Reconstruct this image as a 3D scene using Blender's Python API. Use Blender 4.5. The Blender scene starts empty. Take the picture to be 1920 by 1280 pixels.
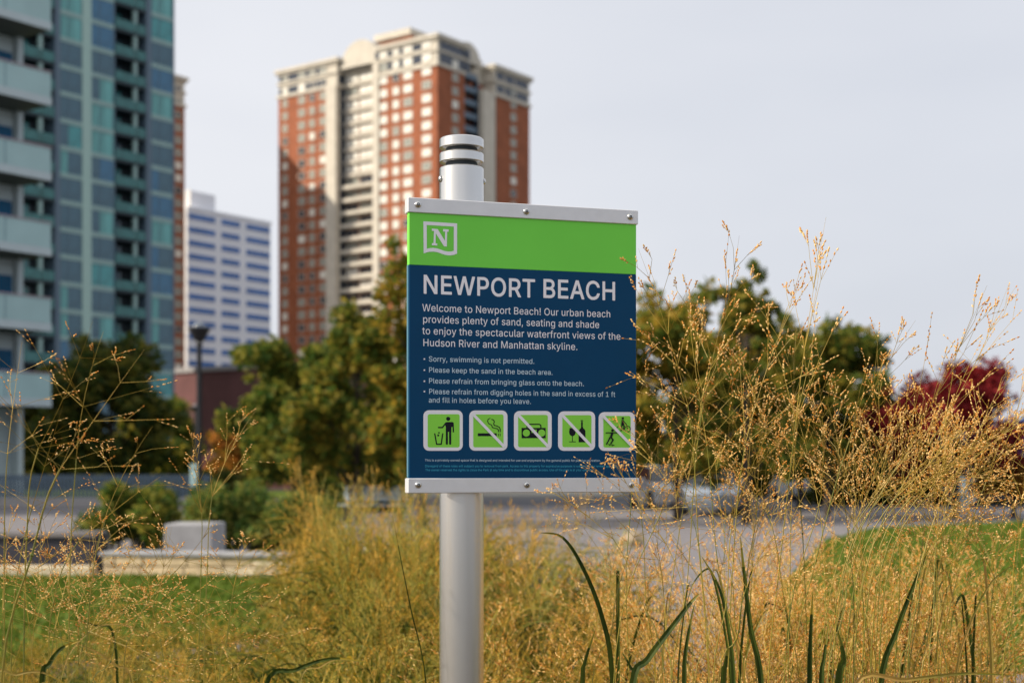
import bpy, bmesh, math, random, json
from mathutils import Vector, Matrix
R = math.radians
SC = bpy.context.scene
COL = SC.collection
# ------------------------------------------------------------------ camera, sky, sun, exposure
FPX, HX, HY, EYE = 2667.0, 960.0, 880.0, 1.35      # level 50 mm view with a risen lens; eye 1.35 m above the ground
cd = bpy.data.cameras.new('camera'); cam = bpy.data.objects.new('camera', cd); COL.objects.link(cam)
cam.location = (0, 0, EYE); cam.rotation_euler = (R(90), 0, 0)
cd.sensor_width = 36; cd.lens = 50; cd.shift_y = 0.125; cd.clip_start = .05; cd.clip_end = 5000
cd.dof.use_dof = True; cd.dof.focus_distance = 2.98; cd.dof.aperture_fstop = 3.8
SC.camera = cam
SUN_EL, SUN_DIR = R(31), Vector((-.965, -.26, 0)).normalized()
world = bpy.data.worlds.new("World"); SC.world = world; world.use_nodes = True
wn = world.node_tree; wn.nodes.clear()
def N(t, ty, **kw):
    n = t.nodes.new(ty)
    for k, v in kw.items():
        if k in n.inputs: n.inputs[k].default_value = v
        else: setattr(n, k, v)
    return n
sky = N(wn, 'ShaderNodeTexSky', sky_type='NISHITA', sun_disc=False, sun_elevation=SUN_EL,
        sun_rotation=math.atan2(SUN_DIR.x, SUN_DIR.y), dust_density=3.0, air_density=1.2)
b1 = N(wn, 'ShaderNodeBackground', Strength=0.09); wn.links.new(sky.outputs[0], b1.inputs[0])
# thin even cloud veil over the blue
tc = N(wn, 'ShaderNodeTexCoord'); mp = N(wn, 'ShaderNodeMapping'); mp.inputs['Scale'].default_value = (1, 1, 3.2)
wn.links.new(tc.outputs['Generated'], mp.inputs[0])
nz = N(wn, 'ShaderNodeTexNoise', Scale=1.6, Detail=4.0, Roughness=.5); wn.links.new(mp.outputs[0], nz.inputs['Vector'])
cr = N(wn, 'ShaderNodeValToRGB'); sx = N(wn, 'ShaderNodeSeparateXYZ'); wn.links.new(tc.outputs['Generated'], sx.inputs[0])
def mth(op, a, b):
    n = N(wn, 'ShaderNodeMath', operation=op)
    for i, q in enumerate((a, b)):
        if isinstance(q, (int, float)): n.inputs[i].default_value = q
        else: wn.links.new(q, n.inputs[i])
    return n.outputs[0]
g_ = mth('ADD', mth('MULTIPLY', nz.outputs[0], .5), mth('MULTIPLY', sx.outputs[0], -.28)); g_ = mth('ADD', g_, mth('MULTIPLY', sx.outputs[2], .35)); g_ = mth('ADD', g_, .2)
wn.links.new(g_, cr.inputs[0])
cr.color_ramp.elements[0].position = .3; cr.color_ramp.elements[0].color = (.60, .635, .72, 1)
cr.color_ramp.elements[1].position = .7; cr.color_ramp.elements[1].color = (.87, .88, .925, 1)
b2 = N(wn, 'ShaderNodeBackground', Strength=1.0); wn.links.new(cr.outputs[0], b2.inputs[0])
mx = N(wn, 'ShaderNodeMixShader'); mx.inputs[0].default_value = .86
wn.links.new(b1.outputs[0], mx.inputs[1]); wn.links.new(b2.outputs[0], mx.inputs[2])
wo = N(wn, 'ShaderNodeOutputWorld'); wn.links.new(mx.outputs[0], wo.inputs[0])
sl = bpy.data.lights.new('sun', 'SUN'); sl.energy = 5.0; sl.angle = R(.6); sl.color = (1.0, .90, .76)
so = bpy.data.objects.new('sun', sl); COL.objects.link(so)
sv = Vector((SUN_DIR.x*math.cos(SUN_EL), SUN_DIR.y*math.cos(SUN_EL), math.sin(SUN_EL)))
so.rotation_euler = sv.to_track_quat('Z', 'Y').to_euler()
SC.view_settings.view_transform = 'Standard'; SC.view_settings.look = 'None'
SC.view_settings.exposure = 0.1; SC.view_settings.gamma = 1.0; SC.view_settings.use_curve_mapping = False
SC.render.engine = 'CYCLES'
SC.cycles.max_bounces = 6; SC.cycles.transparent_max_bounces = 12; SC.cycles.use_denoising = True

# ------------------------------------------------------------------ helpers
def at(px, py, Y):
    "real point at depth Y that the photograph shows at this pixel (used only to survey real positions)"
    return Vector(((px-HX)/FPX*Y, Y, EYE+(HY-py)/FPX*Y))
def ground(px, py):
    Y = EYE*FPX/(py-HY); return Vector(((px-HX)/FPX*Y, Y, 0))
def mat(name, col, rough=.7, metal=0., var=0., scale=5., bump=0., bscale=40., spec=.5, stretch=None, col2=None, trans=0., alpha=1., coord='Object', coat=0., island=0., mid=None):
    m = bpy.data.materials.new(name); m.use_nodes = True; t = m.node_tree
    p = t.nodes['Principled BSDF']; out = t.nodes['Material Output']
    p.inputs['Base Color'].default_value = (*col, 1); p.inputs['Roughness'].default_value = rough
    p.inputs['Metallic'].default_value = metal; p.inputs['Specular IOR Level'].default_value = spec
    p.inputs['Coat Weight'].default_value = coat
    c = N(t, 'ShaderNodeTexCoord'); vec = c.outputs[coord]
    if stretch:
        mm = N(t, 'ShaderNodeMapping'); mm.inputs['Scale'].default_value = stretch
        t.links.new(vec, mm.inputs[0]); vec = mm.outputs[0]
    csock = None
    if var or col2:
        n = N(t, 'ShaderNodeTexNoise', Scale=scale, Detail=5.0, Roughness=.6); t.links.new(vec, n.inputs['Vector'])
        r = N(t, 'ShaderNodeValToRGB'); fac = n.outputs[0]
        if island:
            gi = N(t, 'ShaderNodeNewGeometry'); m1 = N(t, 'ShaderNodeMath', operation='MULTIPLY_ADD'); m1.inputs[1].default_value = island*.6; m1.inputs[2].default_value = -island*.3
            t.links.new(gi.outputs['Random Per Island'], m1.inputs[0]); m2 = N(t, 'ShaderNodeMath', operation='ADD')
            t.links.new(m1.outputs[0], m2.inputs[0]); t.links.new(fac, m2.inputs[1]); fac = m2.outputs[0]
        t.links.new(fac, r.inputs[0])
        a = tuple(max(0, x*(1-var)) for x in col); b = col2 or tuple(min(1, x*(1+var)) for x in col)
        if col2: a = col
        r.color_ramp.elements[0].position = .36; r.color_ramp.elements[1].position = .64
        r.color_ramp.elements[0].color = (*a, 1); r.color_ramp.elements[1].color = (*b, 1)
        if mid: e_ = r.color_ramp.elements.new(.56); e_.color = (*mid, 1)
        t.links.new(r.outputs[0], p.inputs['Base Color']); csock = r.outputs[0]
    if bump:
        n2 = N(t, 'ShaderNodeTexNoise', Scale=bscale, Detail=4.0); t.links.new(vec, n2.inputs['Vector'])
        bb = N(t, 'ShaderNodeBump', Strength=bump, Distance=.02); t.links.new(n2.outputs[0], bb.inputs['Height'])
        t.links.new(bb.outputs[0], p.inputs['Normal'])
    last = p.outputs[0]
    if trans:
        tr = N(t, 'ShaderNodeBsdfTranslucent'); tr.inputs[0].default_value = (*[min(1, x*1.15) for x in col], 1)
        if csock: t.links.new(csock, tr.inputs[0])
        ms = N(t, 'ShaderNodeMixShader'); ms.inputs[0].default_value = trans
        t.links.new(last, ms.inputs[1]); t.links.new(tr.outputs[0], ms.inputs[2]); last = ms.outputs[0]
    if alpha < 1:
        tp = N(t, 'ShaderNodeBsdfTransparent'); ms = N(t, 'ShaderNodeMixShader'); ms.inputs[0].default_value = alpha
        t.links.new(tp.outputs[0], ms.inputs[1]); t.links.new(last, ms.inputs[2]); last = ms.outputs[0]
    t.links.new(last, out.inputs[0])
    return m
class MB:
    "collects faces, built as ONE mesh"
    def __init__(s): s.v = []; s.f = []; s.m = []
    def face(s, pts, mi=0):
        k = len(s.v); s.v += [tuple(p) for p in pts]; s.f.append(tuple(range(k, k+len(pts)))); s.m.append(mi)
    def box(s, x0, x1, y0, y1, z0, z1, mi=0, bev=0.):
        if bev > 0:
            b = bev; k = len(s.v)
            for z, i in ((z0, b), (z0+b, 0), (z1-b, 0), (z1, b)):
                for (cx, cy, sx, sy) in ((x0, y0, 1, 1), (x1, y0, -1, 1), (x1, y1, -1, -1), (x0, y1, 1, -1)):
                    pa = (cx+sx*(i+b if (sx*sy) > 0 else i), cy+sy*(i if (sx*sy) > 0 else i+b), z)
                    pb = (cx+sx*(i if (sx*sy) > 0 else i+b), cy+sy*(i+b if (sx*sy) > 0 else i), z)
                    s.v += [pa, pb]
            # each corner gives two points; order them round the ring
            order = [1, 0, 3, 2, 5, 4, 7, 6]
            rings = [[k+8*j+o for o in order] for j in range(4)]
            for j in range(3):
                for i in range(8):
                    a, c = rings[j][i], rings[j][(i+1) % 8]; d, e = rings[j+1][(i+1) % 8], rings[j+1][i]
                    s.f.append((a, c, d, e)); s.m.append(mi)
            s.f.append(tuple(reversed(rings[0]))); s.m.append(mi); s.f.append(tuple(rings[3])); s.m.append(mi)
            return
        k = len(s.v)
        s.v += [(x0, y0, z0), (x1, y0, z0), (x1, y1, z0), (x0, y1, z0), (x0, y0, z1), (x1, y0, z1), (x1, y1, z1), (x0, y1, z1)]
        for q in ((0, 3, 2, 1), (4, 5, 6, 7), (0, 1, 5, 4), (1, 2, 6, 5), (2, 3, 7, 6), (3, 0, 4, 7)):
            s.f.append(tuple(k+i for i in q)); s.m.append(mi)
    def tube(s, pts, rad, n=5, mi=0, cap=True):
        pts = [Vector(p) for p in pts]; rings = []
        up = Vector((.13, .97, .2)).normalized()
        for i, p in enumerate(pts):
            d = (pts[min(i+1, len(pts)-1)]-pts[max(i-1, 0)])
            if d.length < 1e-9: d = Vector((0, 0, 1))
            d.normalize(); a = d.cross(up)
            if a.length < 1e-3: a = d.cross(Vector((1, 0, 0)))
            a.normalize(); b = d.cross(a); r = rad[i] if isinstance(rad, (list, tuple)) else rad
            k = len(s.v); rings.append(k)
            for j in range(n):
                t = 2*math.pi*j/n; s.v.append(tuple(p+a*(r*math.cos(t))+b*(r*math.sin(t))))
        for i in range(len(pts)-1):
            for j in range(n):
                a0, a1 = rings[i]+j, rings[i]+(j+1) % n; c0, c1 = rings[i+1]+j, rings[i+1]+(j+1) % n
                s.f.append((a0, c0, c1, a1)); s.m.append(mi)
        if cap and n > 3:
            s.f.append(tuple(rings[0]+j for j in range(n))); s.m.append(mi)
            s.f.append(tuple(rings[-1]+j for j in reversed(range(n)))); s.m.append(mi)
    def lathe(s, prof, n=32, c=(0, 0, 0), mi=0, M=None):
        k0 = len(s.v); c = Vector(c)
        for (r, z) in prof:
            for j in range(n):
                t = 2*math.pi*j/n; p = Vector((r*math.cos(t), r*math.sin(t), z))
                if M: p = M @ p
                s.v.append(tuple(p+c))
        for i in range(len(prof)-1):
            for j in range(n):
                a, b = k0+i*n+j, k0+i*n+(j+1) % n
                s.f.append((a, b, b+n, a+n)); s.m.append(mi)
        if prof[0][0] > 1e-6: s.f.append(tuple(k0+j for j in reversed(range(n)))); s.m.append(mi)
        if prof[-1][0] > 1e-6: s.f.append(tuple(k0+(len(prof)-1)*n+j for j in range(n))); s.m.append(mi)
    def seed(s, p, d, L, r, mi=0, n=4):
        d = d.normalized(); a = d.cross(Vector((.3, .9, .1))); a.normalize(); b = d.cross(a); k = len(s.v)
        s.v.append(tuple(p))
        for q, rr in ((.3, r), (.62, r*.85)):
            for j in range(n):
                t = 2*math.pi*j/n; s.v.append(tuple(p+d*(L*q)+a*(rr*math.cos(t))+b*(rr*math.sin(t))))
        s.v.append(tuple(p+d*L)); e = k+1+2*n
        for j in range(n):
            j2 = (j+1) % n
            s.f += [(k, k+1+j2, k+1+j), (k+1+j, k+1+j2, k+1+n+j2, k+1+n+j), (k+1+n+j, k+1+n+j2, e)]; s.m += [mi]*3
    def mesh(s, name, mats, smooth=False):
        me = bpy.data.meshes.new(name); me.from_pydata(s.v, [], s.f)
        for m in (mats if isinstance(mats, (list, tuple)) else [mats]): me.materials.append(m)
        me.polygons.foreach_set('material_index', s.m)
        if smooth: me.polygons.foreach_set('use_smooth', [True]*len(s.f)); me.set_sharp_from_angle(angle=R(38))
        me.update(); return me
    def build(s, name, mats, parent=None, smooth=False, kind=None):
        return link(name, s.mesh(name, mats, smooth), parent, kind)
def link(name, me, parent=None, kind=None, loc=(0, 0, 0), rz=0., sc=None):
    o = bpy.data.objects.new(name, me); COL.objects.link(o); o.parent = parent
    o.location = loc; o.rotation_euler = (0, 0, rz)
    if sc: o.scale = sc
    if kind: o['kind'] = kind
    return o
def tag(o, label, cat, group=None, kind=None):
    o['label'] = label; o['category'] = cat
    if group: o['group'] = group
    if kind: o['kind'] = kind
    return o
def empty(name, loc, rz, label, cat, group=None):
    o = bpy.data.objects.new(name, None); COL.objects.link(o); o.location = loc; o.rotation_euler = (0, 0, rz)
    o.empty_display_size = .2
    return tag(o, label, cat, group)
def copy_tree(o, parent=None, keep=None):
    c = o.copy(); COL.objects.link(c); c.parent = parent
    for ch in list(o.children):
        if ch.users_scene and (keep is None or keep(ch)): copy_tree(ch, c)
    return c
# street grid: A runs right and away, B runs left and away
GA, GB = Vector((.589, .808, 0)), Vector((-.808, .589, 0)); GRZ = math.atan2(.808, .589)
def along(O, d, px):
    k = (px-HX)/FPX; return (k*O.y-O.x)/(d.x-k*d.y)
def structure(o): o['kind'] = 'structure'; return o

# ------------------------------------------------------------------ materials
M = dict(
 alu=mat('satin aluminium paint', (.76, .76, .77), .38, .25, var=.03, scale=30, coat=.1),
 alu_post=mat('brushed aluminium post', (.70, .69, .67), .27, .9, var=.03, scale=20, stretch=(1, 1, .05)),
 dark=mat('dark groove metal', (.02, .03, .04), .5),
 steel=mat('stainless steel', (.7, .69, .66), .22, 1.0),
 navy=mat('navy sign face', (.002, .055, .14), .3, var=.05, scale=4, spec=.12),
 green=mat('lime green sign face', (.20, .74, .085), .33, var=.03, scale=4, spec=.15),
 pgreen=mat('pictogram green', (.28, .75, .075), .35, spec=.15),
 white=mat('white vinyl', (.90, .88, .92), .4),
 pale=mat('pale blue vinyl', (.60, .76, .86), .4),
 cyan=mat('cyan vinyl', (.03, .42, .62), .4),
 ink=mat('black vinyl', (.008, .010, .016), .4, spec=.15),
 edge=mat('panel edge', (.10, .25, .33), .3),
 brick=mat('red brick', (.30, .092, .037), .85, var=.16, scale=.35, bump=.2, bscale=6),
 cream=mat('cream precast concrete', (.56, .51, .42), .8, var=.08, scale=.6),
 wframe=mat('cream window frame', (.62, .58, .48), .6),
 glass_light=mat('window with white blind', (.82, .79, .70), .25, var=.1, scale=.3),
 glass_mid=mat('window with grey curtain', (.30, .31, .27), .2, var=.1, scale=.3),
 glass_dark=mat('dark window glass', (.025, .035, .055), .08, spec=.8),
 tdark=mat('slate reflective glass', (.045, .12, .165), .14, var=.25, scale=.5, spec=.7),
 tteal=mat('teal reflective glass', (.05, .27, .28), .14, var=.3, scale=.6, spec=.7),
 tblue=mat('blue reflective glass', (.03, .14, .25), .12, var=.25, scale=.5, spec=.7),
 tcurt=mat('teal glass with curtain', (.12, .34, .33), .25, var=.35, scale=1.2, stretch=(1, 1, .1)),
 tband=mat('pale green spandrel', (.27, .40, .38), .4, var=.06),
 tpil=mat('pale green pier glass', (.36, .52, .47), .35, var=.08),
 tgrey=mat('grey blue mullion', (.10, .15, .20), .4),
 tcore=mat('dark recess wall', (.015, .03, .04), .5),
 tbalc=mat('teal balcony glass', (.04, .16, .155), .2, var=.2, scale=1.),
 wwall=mat('white painted concrete', (.50, .58, .60), .7, var=.04),
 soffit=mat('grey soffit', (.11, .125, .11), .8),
 frost=mat('frosted white glass', (.46, .66, .66), .3, alpha=.76, var=.05, scale=.6),
 rail=mat('pink grey handrail', (.36, .30, .32), .4, .3),
 bluewin=mat('deep blue window', (.0, .09, .20), .25, var=.15, scale=.5, spec=.15),
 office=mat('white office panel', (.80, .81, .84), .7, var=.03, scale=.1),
 officelit=mat('white office sunlit wall', (.62, .60, .58), .7),  # sunlit copy of the office panel: the sun's warmth is put in colour
 officeband=mat('blue window band', (.015, .11, .36), .2, var=.15, scale=.2),
 lowbrick=mat('purple brown brick', (.155, .062, .058), .85, var=.12, scale=.4),
 coping=mat('pale coping', (.36, .34, .33), .8, var=.08),
 concrete=mat('grey concrete', (.34, .335, .34), .85, var=.1, scale=3, bump=.3, bscale=20),
 black=mat('black iron', (.012, .013, .016), .4, .3),
 lampglass=mat('lamp glass', (.35, .38, .40), .15, spec=.5, alpha=.45),
 silver=mat('silver post paint', (.28, .38, .45), .35, .4),
 bark=mat('bark', (.06, .045, .035), .9, var=.3, scale=8, bump=.5),
 tyre=mat('rubber', (.015, .015, .016), .8),
 carglass=mat('car glass', (.02, .025, .03), .06, spec=.8),
 redlens=mat('red lens', (.35, .01, .01), .2),
 clearlens=mat('clear lens', (.6, .6, .6), .15),
 tarp=mat('blue canopy cloth', (.02, .12, .42), .6, var=.06),
)
def leafmat(name, c1, c2, c3, scale=.9):
    return mat(name, c1, .6, col2=c3, mid=c2, scale=scale, trans=.5, spec=.2, island=1.)
L = dict(
 green=leafmat('dark green leaves', (0.055, 0.110, 0.017), (0.159, 0.195, 0.029), (0.305, 0.281, 0.043)),
 olive=leafmat('olive leaves', (0.073, 0.122, 0.020), (0.189, 0.213, 0.029), (0.342, 0.268, 0.037)),
 autumn=leafmat('turning leaves', (0.098, 0.146, 0.020), (0.244, 0.244, 0.032), (0.464, 0.305, 0.037), 1.1),
 orange=leafmat('orange leaves', (0.146, 0.110, 0.017), (0.366, 0.171, 0.027), (0.561, 0.207, 0.037)),
 red=leafmat('crimson leaves', (0.122, 0.010, 0.015), (0.244, 0.017, 0.022), (0.390, 0.037, 0.037)),
 shade=leafmat('shaded green leaves', (0.043, 0.073, 0.015), (0.110, 0.134, 0.024), (0.207, 0.183, 0.030)),  # darkened leaf copy, shade of trees and hedges put into the colour
 juniper=leafmat('juniper needles', (0.061, 0.122, 0.024), (0.171, 0.244, 0.043), (0.317, 0.293, 0.061), 3.),
)

# ------------------------------------------------------------------ GROUND
rnd = random.Random(7)
M['pave'] = mat('grey pavers', (.20, .185, .19), .9, var=.15, scale=1.3, bump=.3, bscale=30)
M['asphalt'] = mat('asphalt', (.07, .07, .078), .9, var=.15, scale=2., bump=.3, bscale=60)
M['earth'] = mat('planting bed earth', (.075, .055, .03), .95, var=.4, scale=6, bump=.8, bscale=30)
M['lawn'] = mat('lawn', (.085, .13, .014), .95, col2=(.13, .17, .024), scale=2.2, bump=.8, bscale=60, spec=.1)
M['blade'] = mat('short lawn grass', (.085, .145, .012), .7, col2=(.15, .20, .025), scale=3, trans=.3, spec=.2)
def sheet(name, pts, z, m):
    b = MB(); b.face([(p[0], p[1], z) for p in pts]); return structure(b.build(name, m))
sheet('ground', [(-1500, -200), (1500, -200), (1500, 2500), (-1500, 2500)], -.012, mat('distant ground', (.10, .10, .09), .95, var=.2, scale=.02))
sheet('plaza_paving', [(-40, 8), (40, 8), (40, 52), (-40, 52)], -.006, M['pave'])
sheet('road', [(-60, 52), (80, 52), (80, 66), (-60, 66)], -.002, M['asphalt'])
sheet('planting_bed', [(-9, -3), (6, -3), (6, 8.2), (1.2, 9.5), (-3, 10.3), (-9, 10)], 0.0, M['earth'])
LL = [(-12, 9.6), (-3.4, 9.6), (-1.5, 12), (-1.2, 18.0), (-14, 18.0)]
lawnL = sheet('left_lawn', LL, .004, M['lawn'])
LR = [ground(1432, 1262), ground(1436, 1180), ground(1470, 1090), ground(1550, 1012), ground(1640, 990), ground(1960, 976), Vector((26, 34, 0)), Vector((20, 9.4, 0))]
lawnR = sheet('right_lawn', LR, .004, M['lawn'])
sheet('far_lawn', [(-34, 56), (-9, 56), (-9, 92), (-50, 92)], .0, M['lawn'])
# real short grass on the lawns, thinning with distance
def tufts(name, poly, n, label, h=.05):
    xs = [p[0] for p in poly]; ys = [p[1] for p in poly]; b = MB(); c = 0
    def inside(x, y):
        r = False; j = len(poly)-1
        for i in range(len(poly)):
            xi, yi, xj, yj = poly[i][0], poly[i][1], poly[j][0], poly[j][1]
            if (yi > y) != (yj > y) and x < (xj-xi)*(y-yi)/(yj-yi)+xi: r = not r
            j = i
        return r
    while c < n:
        y = min(ys)+(max(ys)-min(ys))*rnd.random()**1.5; x = rnd.uniform(min(xs), max(xs))
        if not inside(x, y) or abs(x)/y > .62: 
            c += .05; continue
        a = rnd.uniform(0, 6.3); w = .012+.0012*y; hh = h*rnd.uniform(.6, 1.4); lx, ly = rnd.uniform(-.03, .03), rnd.uniform(-.03, .03)
        b.face([(x-w*math.cos(a), y-w*math.sin(a), .003), (x+w*math.cos(a), y+w*math.sin(a), .003), (x+lx, y+ly, hh)]); c += 1
    o = b.build(name, M['blade']); tag(o, label, 'grass', kind='stuff'); return o
tufts('lawn_grass', LL, 16000, 'short green grass of the lawn before the stone wall on the left')
tufts('lawn_grass', LR, 34000, 'short green grass of the bright lawn on the right')

# ------------------------------------------------------------------ BRICK TOWER
def wbox(w, h, m, frame=True):
    "window: proud frame with a pane child mesh; local x = outward"
    f = MB(); t = .12
    f.box(-.05, .10, -w/2, -w/2+t, 0, h); f.box(-.05, .10, w/2-t, w/2, 0, h); f.box(-.05, .10, -w/2+t, w/2-t, h-t, h)
    f.box(-.05, .16, -w/2+t, w/2-t, 0, t); f.box(-.05, .08, -.04, .04, t, h-t)
    p = MB(); p.box(-.04, .03, -w/2+t, w/2-t, t, h-t)
    return f, p
_wc = {}
def add_window(parent, w, h, pm, loc, rz, fm=None, name='window'):
    key = (round(w, 2), round(h, 2), pm, fm)
    if key not in _wc:
        f, p = wbox(w, h, pm); _wc[key] = (f.mesh('window', M[fm or 'wframe']), p.mesh('pane', M[pm]))
    o = link(name, _wc[key][0], parent, loc=loc, rz=rz); link('pane', _wc[key][1], o); return o
def pick(r, opts):
    x = r.random(); s = 0
    for m, p in opts:
        s += p
        if x < s: return m
    return opts[-1][0]
TC = Vector((-15.75, 300, 0))
tower = empty('brick_tower', TC, GRZ, 'tall red brick tower with cream crown standing behind the sign', 'apartment tower')
Ht = 93.1
yl = lambda px: along(TC, GB, px)                 # left face: distance from the corner
xr = lambda px: along(TC, GA, px)                 # right face
yR, yPil, yRec0, yLb, yEnd = yl(701), yl(712), yl(648), yl(632), yl(522)
yPilL = yl(613)
def bpart(name, m, boxes, parent=tower, bev=0):
    b = MB()
    for q in boxes: b.box(*q, 0, bev)
    return b.build(name, m, parent)
zc = 86.9
x855, x872, x895, x900, x924, x928, xE = (xr(p) for p in (864, 871, 896, 900, 923, 927, 989))
# brick bodies
bpart('brick_wall', M['brick'], [(0, x872, 0, yPil, 0, zc), (0, 24, yPilL, yEnd, 0, zc), (2.8, 24, yPil, yPilL, 0, zc-.01), (x872, x924, 2.6, yPil-.01, 0, zc-.02)])
bpart('brick_wall', M['brick'], [(x928, xE, -.6, yEnd-6, 0, zc-2.5)])
# crown in cream
def crown(x0, x1, y0, y1, z0, z1):
    bx = [(x0+.05, x1-.05, y0+.05, y1-.05, z0, z1-.3)]
    for z, t, o in ((z0-.35, .7, .35), (z0+2.75, .5, .3), (z1-1.1, .45, .35), (z1-.6, .75, .7)):
        bx.append((x0-o, x1+o, y0-o, y1+o, z, z+t))
    return bx
bpart('cream_crown', M['cream'], crown(0, x872, 0, yPil, zc, Ht))
bpart('cream_crown', M['cream'], crown(0, 24, yLb, yEnd, zc, Ht-.2))
bpart('cream_crown', M['cream'], crown(x924, xE, -.6, yEnd-6, zc-2.4, Ht-2.2))
bpart('cream_crown', M['cream'], [(2.9, 23, yPil+.1, yLb-.1, zc, Ht-.8), (x872+.1, x924-.1, 2.7, 20, zc-.3, Ht-.8)])
# pilasters
bpart('pilaster', M['cream'], [(-.45, 1.2, yR, yPil, 0, zc+3)])
bpart('pilaster', M['cream'], [(-.45, 1.0, yLb+.02, yPilL, 0, zc+.5)])
bpart('pilaster', M['cream'], [(x900, x924, -.9, 1.5, 0, zc-2.3)])
bpart('recess_shade', M['glass_dark'], [(1.05, 2.75, yLb-.06, yLb+.1, 0, zc+4.5)])  # plain dark strips standing for shade in the recesses beside the pilasters
bpart('recess_shade', M['glass_dark'], [(x924+.02, x928-.02, -.3, 1.5, 0, zc-2.6)])
bpart('recess_shade', M['glass_dark'], [(x895+.02, x900-.02, .3, 1.5, 0, zc-.4)])
# arched gables
def arch(c, r, ax, d0, d1, z):
    b = MB(); n = 20
    P = [(r*math.cos(math.pi*i/n), r*math.sin(math.pi*i/n)) for i in range(n+1)]
    def pt(u, h, d): return (d, c+u, z+h) if ax == 'x' else (c+u, d, z+h)
    for d in (d0, d1): b.face([pt(u, h, d) for u, h in (P if (d == d0) else P[::-1])])
    for i in range(n): b.face([pt(*P[i], d0), pt(*P[i], d1), pt(*P[i+1], d1), pt(*P[i+1], d0)])
    return b
ca = (yl(637)+yl(738))/2; ra = (yl(637)-yl(738))/2
arch(ca+2.5, ra*.72, 'x', .6, 5, 90.4).build('arched_gable', M['cream'], tower)
cb = (xr(860)+xr(898))/2+1; arch(cb-.3, 4.4, 'y', .6, 5, 89.9).build('arched_gable', M['cream'], tower)
bpart('roof_house', M['brick'], [(6, 18, yl(738), yl(672), Ht-.5, Ht+3.6)])
bpart('roof_slab', M['cream'], [(5.3, 18.6, yl(739), yl(671), Ht+3.6, Ht+5.0)])
for y in (yl(760), yl(735), yl(560)):
    bpart('roof_vent', M['concrete'], [(9, 10.4, y-.7, y+.7, Ht-.4, Ht+.9)])
# windows of the sunlit face (outward = -x)
wr = random.Random(3)
z0w = 82.9+2.87*3-.9
cols = [(800, 2.5), (765, 2.5), (742.5, 1.8), (719, 2.3)]
for k in range(30):
    z = z0w-2.87*k
    for ci, (px, w) in enumerate(cols):
        hi = k < 16
        pm = pick(wr, [('glass_light', .8 if hi else .6), ('glass_mid', .17), ('glass_dark', .23)])
        add_window(tower, w, 1.8, pm, (-.02, yl(px), z), math.pi)
cols = [(606, 2.0), (585.5, 1.7), (566, 2.1), (534.7, 1.6)]
for k in range(30):
    z = z0w-.5-2.87*k
    for ci, (px, w) in enumerate(cols):
        pm = pick(wr, [('glass_light', .2), ('glass_mid', .48), ('glass_dark', .32)])
        add_window(tower, w, 1.75, pm, (-.02, yl(px), z), math.pi)
# crown loggias (dark openings between the windows)
class DK:
    def box(s, *q): bpart('loggia', M['glass_dark'], [q])
dk = DK()
for k in (0, 1):
    z = z0w-2.87*k
    for px, w in ((783, 2.6), (753, 1.2), (731, 1.2), (708, 1.4)): dk.box(-.03, .1, yl(px)-w/2, yl(px)+w/2, z, z+1.7)
    for px, w in ((596, 1.2), (576, 1.2), (550, 3.0), (528, 1.5)): dk.box(-.03, .1, yl(px)-w/2, yl(px)+w/2, z-.5, z+1.2)
    dk.box(.9, 10.2, -.03, .1, z-.3, z+1.75); dk.box(11.2, x872-.8, -.03, .1, z-.3, z+1.75); dk.box(x924+4.2, xE-6, -.63, 0, z-2.6, z-.8); dk.box(x924+.8, x924+3.6, -.63, 0, z-2.5, z-.9); dk.box(xE-5.5, xE-.8, -.63, 0, z-2.5, z-.9)
    dk.box(.6, 2.6, yLb-.04, yLb+.1, z-.5, z+1.2)
# balcony stack in the recess of the sunlit face, and in the shaded face
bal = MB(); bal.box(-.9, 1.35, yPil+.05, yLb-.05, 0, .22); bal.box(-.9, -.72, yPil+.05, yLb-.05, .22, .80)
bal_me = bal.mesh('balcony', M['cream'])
wb = (yLb-yPil)/3-.4
for k in range(30):
    z = z0w-1.0-2.87*k
    o = link('balcony', bal_me, tower, loc=(1.9 if k > 8 else 3.0, 0, z-.05))
    for j in range(3):
        pm = pick(wr, [('glass_light', .72 if k < 9 else .35), ('glass_mid', .3), ('glass_dark', .35)])
        add_window(tower, wb, 1.55, pm, (2.76 if k > 3 else 2.7, yPil+(j+.5)*(yLb-yPil)/3, z+1.05), math.pi)
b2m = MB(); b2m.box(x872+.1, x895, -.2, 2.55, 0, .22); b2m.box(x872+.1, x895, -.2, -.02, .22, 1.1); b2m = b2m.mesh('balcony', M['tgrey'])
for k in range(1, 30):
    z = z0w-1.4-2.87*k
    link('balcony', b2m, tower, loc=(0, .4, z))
    add_window(tower, 2.6, 1.9, pick(wr, [('glass_light', .3), ('glass_mid', .4), ('glass_dark', .3)]), ((x872+x895)/2, 2.58, z+.7), -math.pi/2)
    if k < 26:
        add_window(tower, 2.0, 1.75, pick(wr, [('glass_light', .2), ('glass_mid', .6), ('glass_dark', .2)]), (xr(855)-.3, -.02, z+.9), -math.pi/2)
        add_window(tower, 2.0, 1.75, pick(wr, [('glass_light', .2), ('glass_mid', .6), ('glass_dark', .2)]), (xr(958.5), -.62, z-.7), -math.pi/2)
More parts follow.
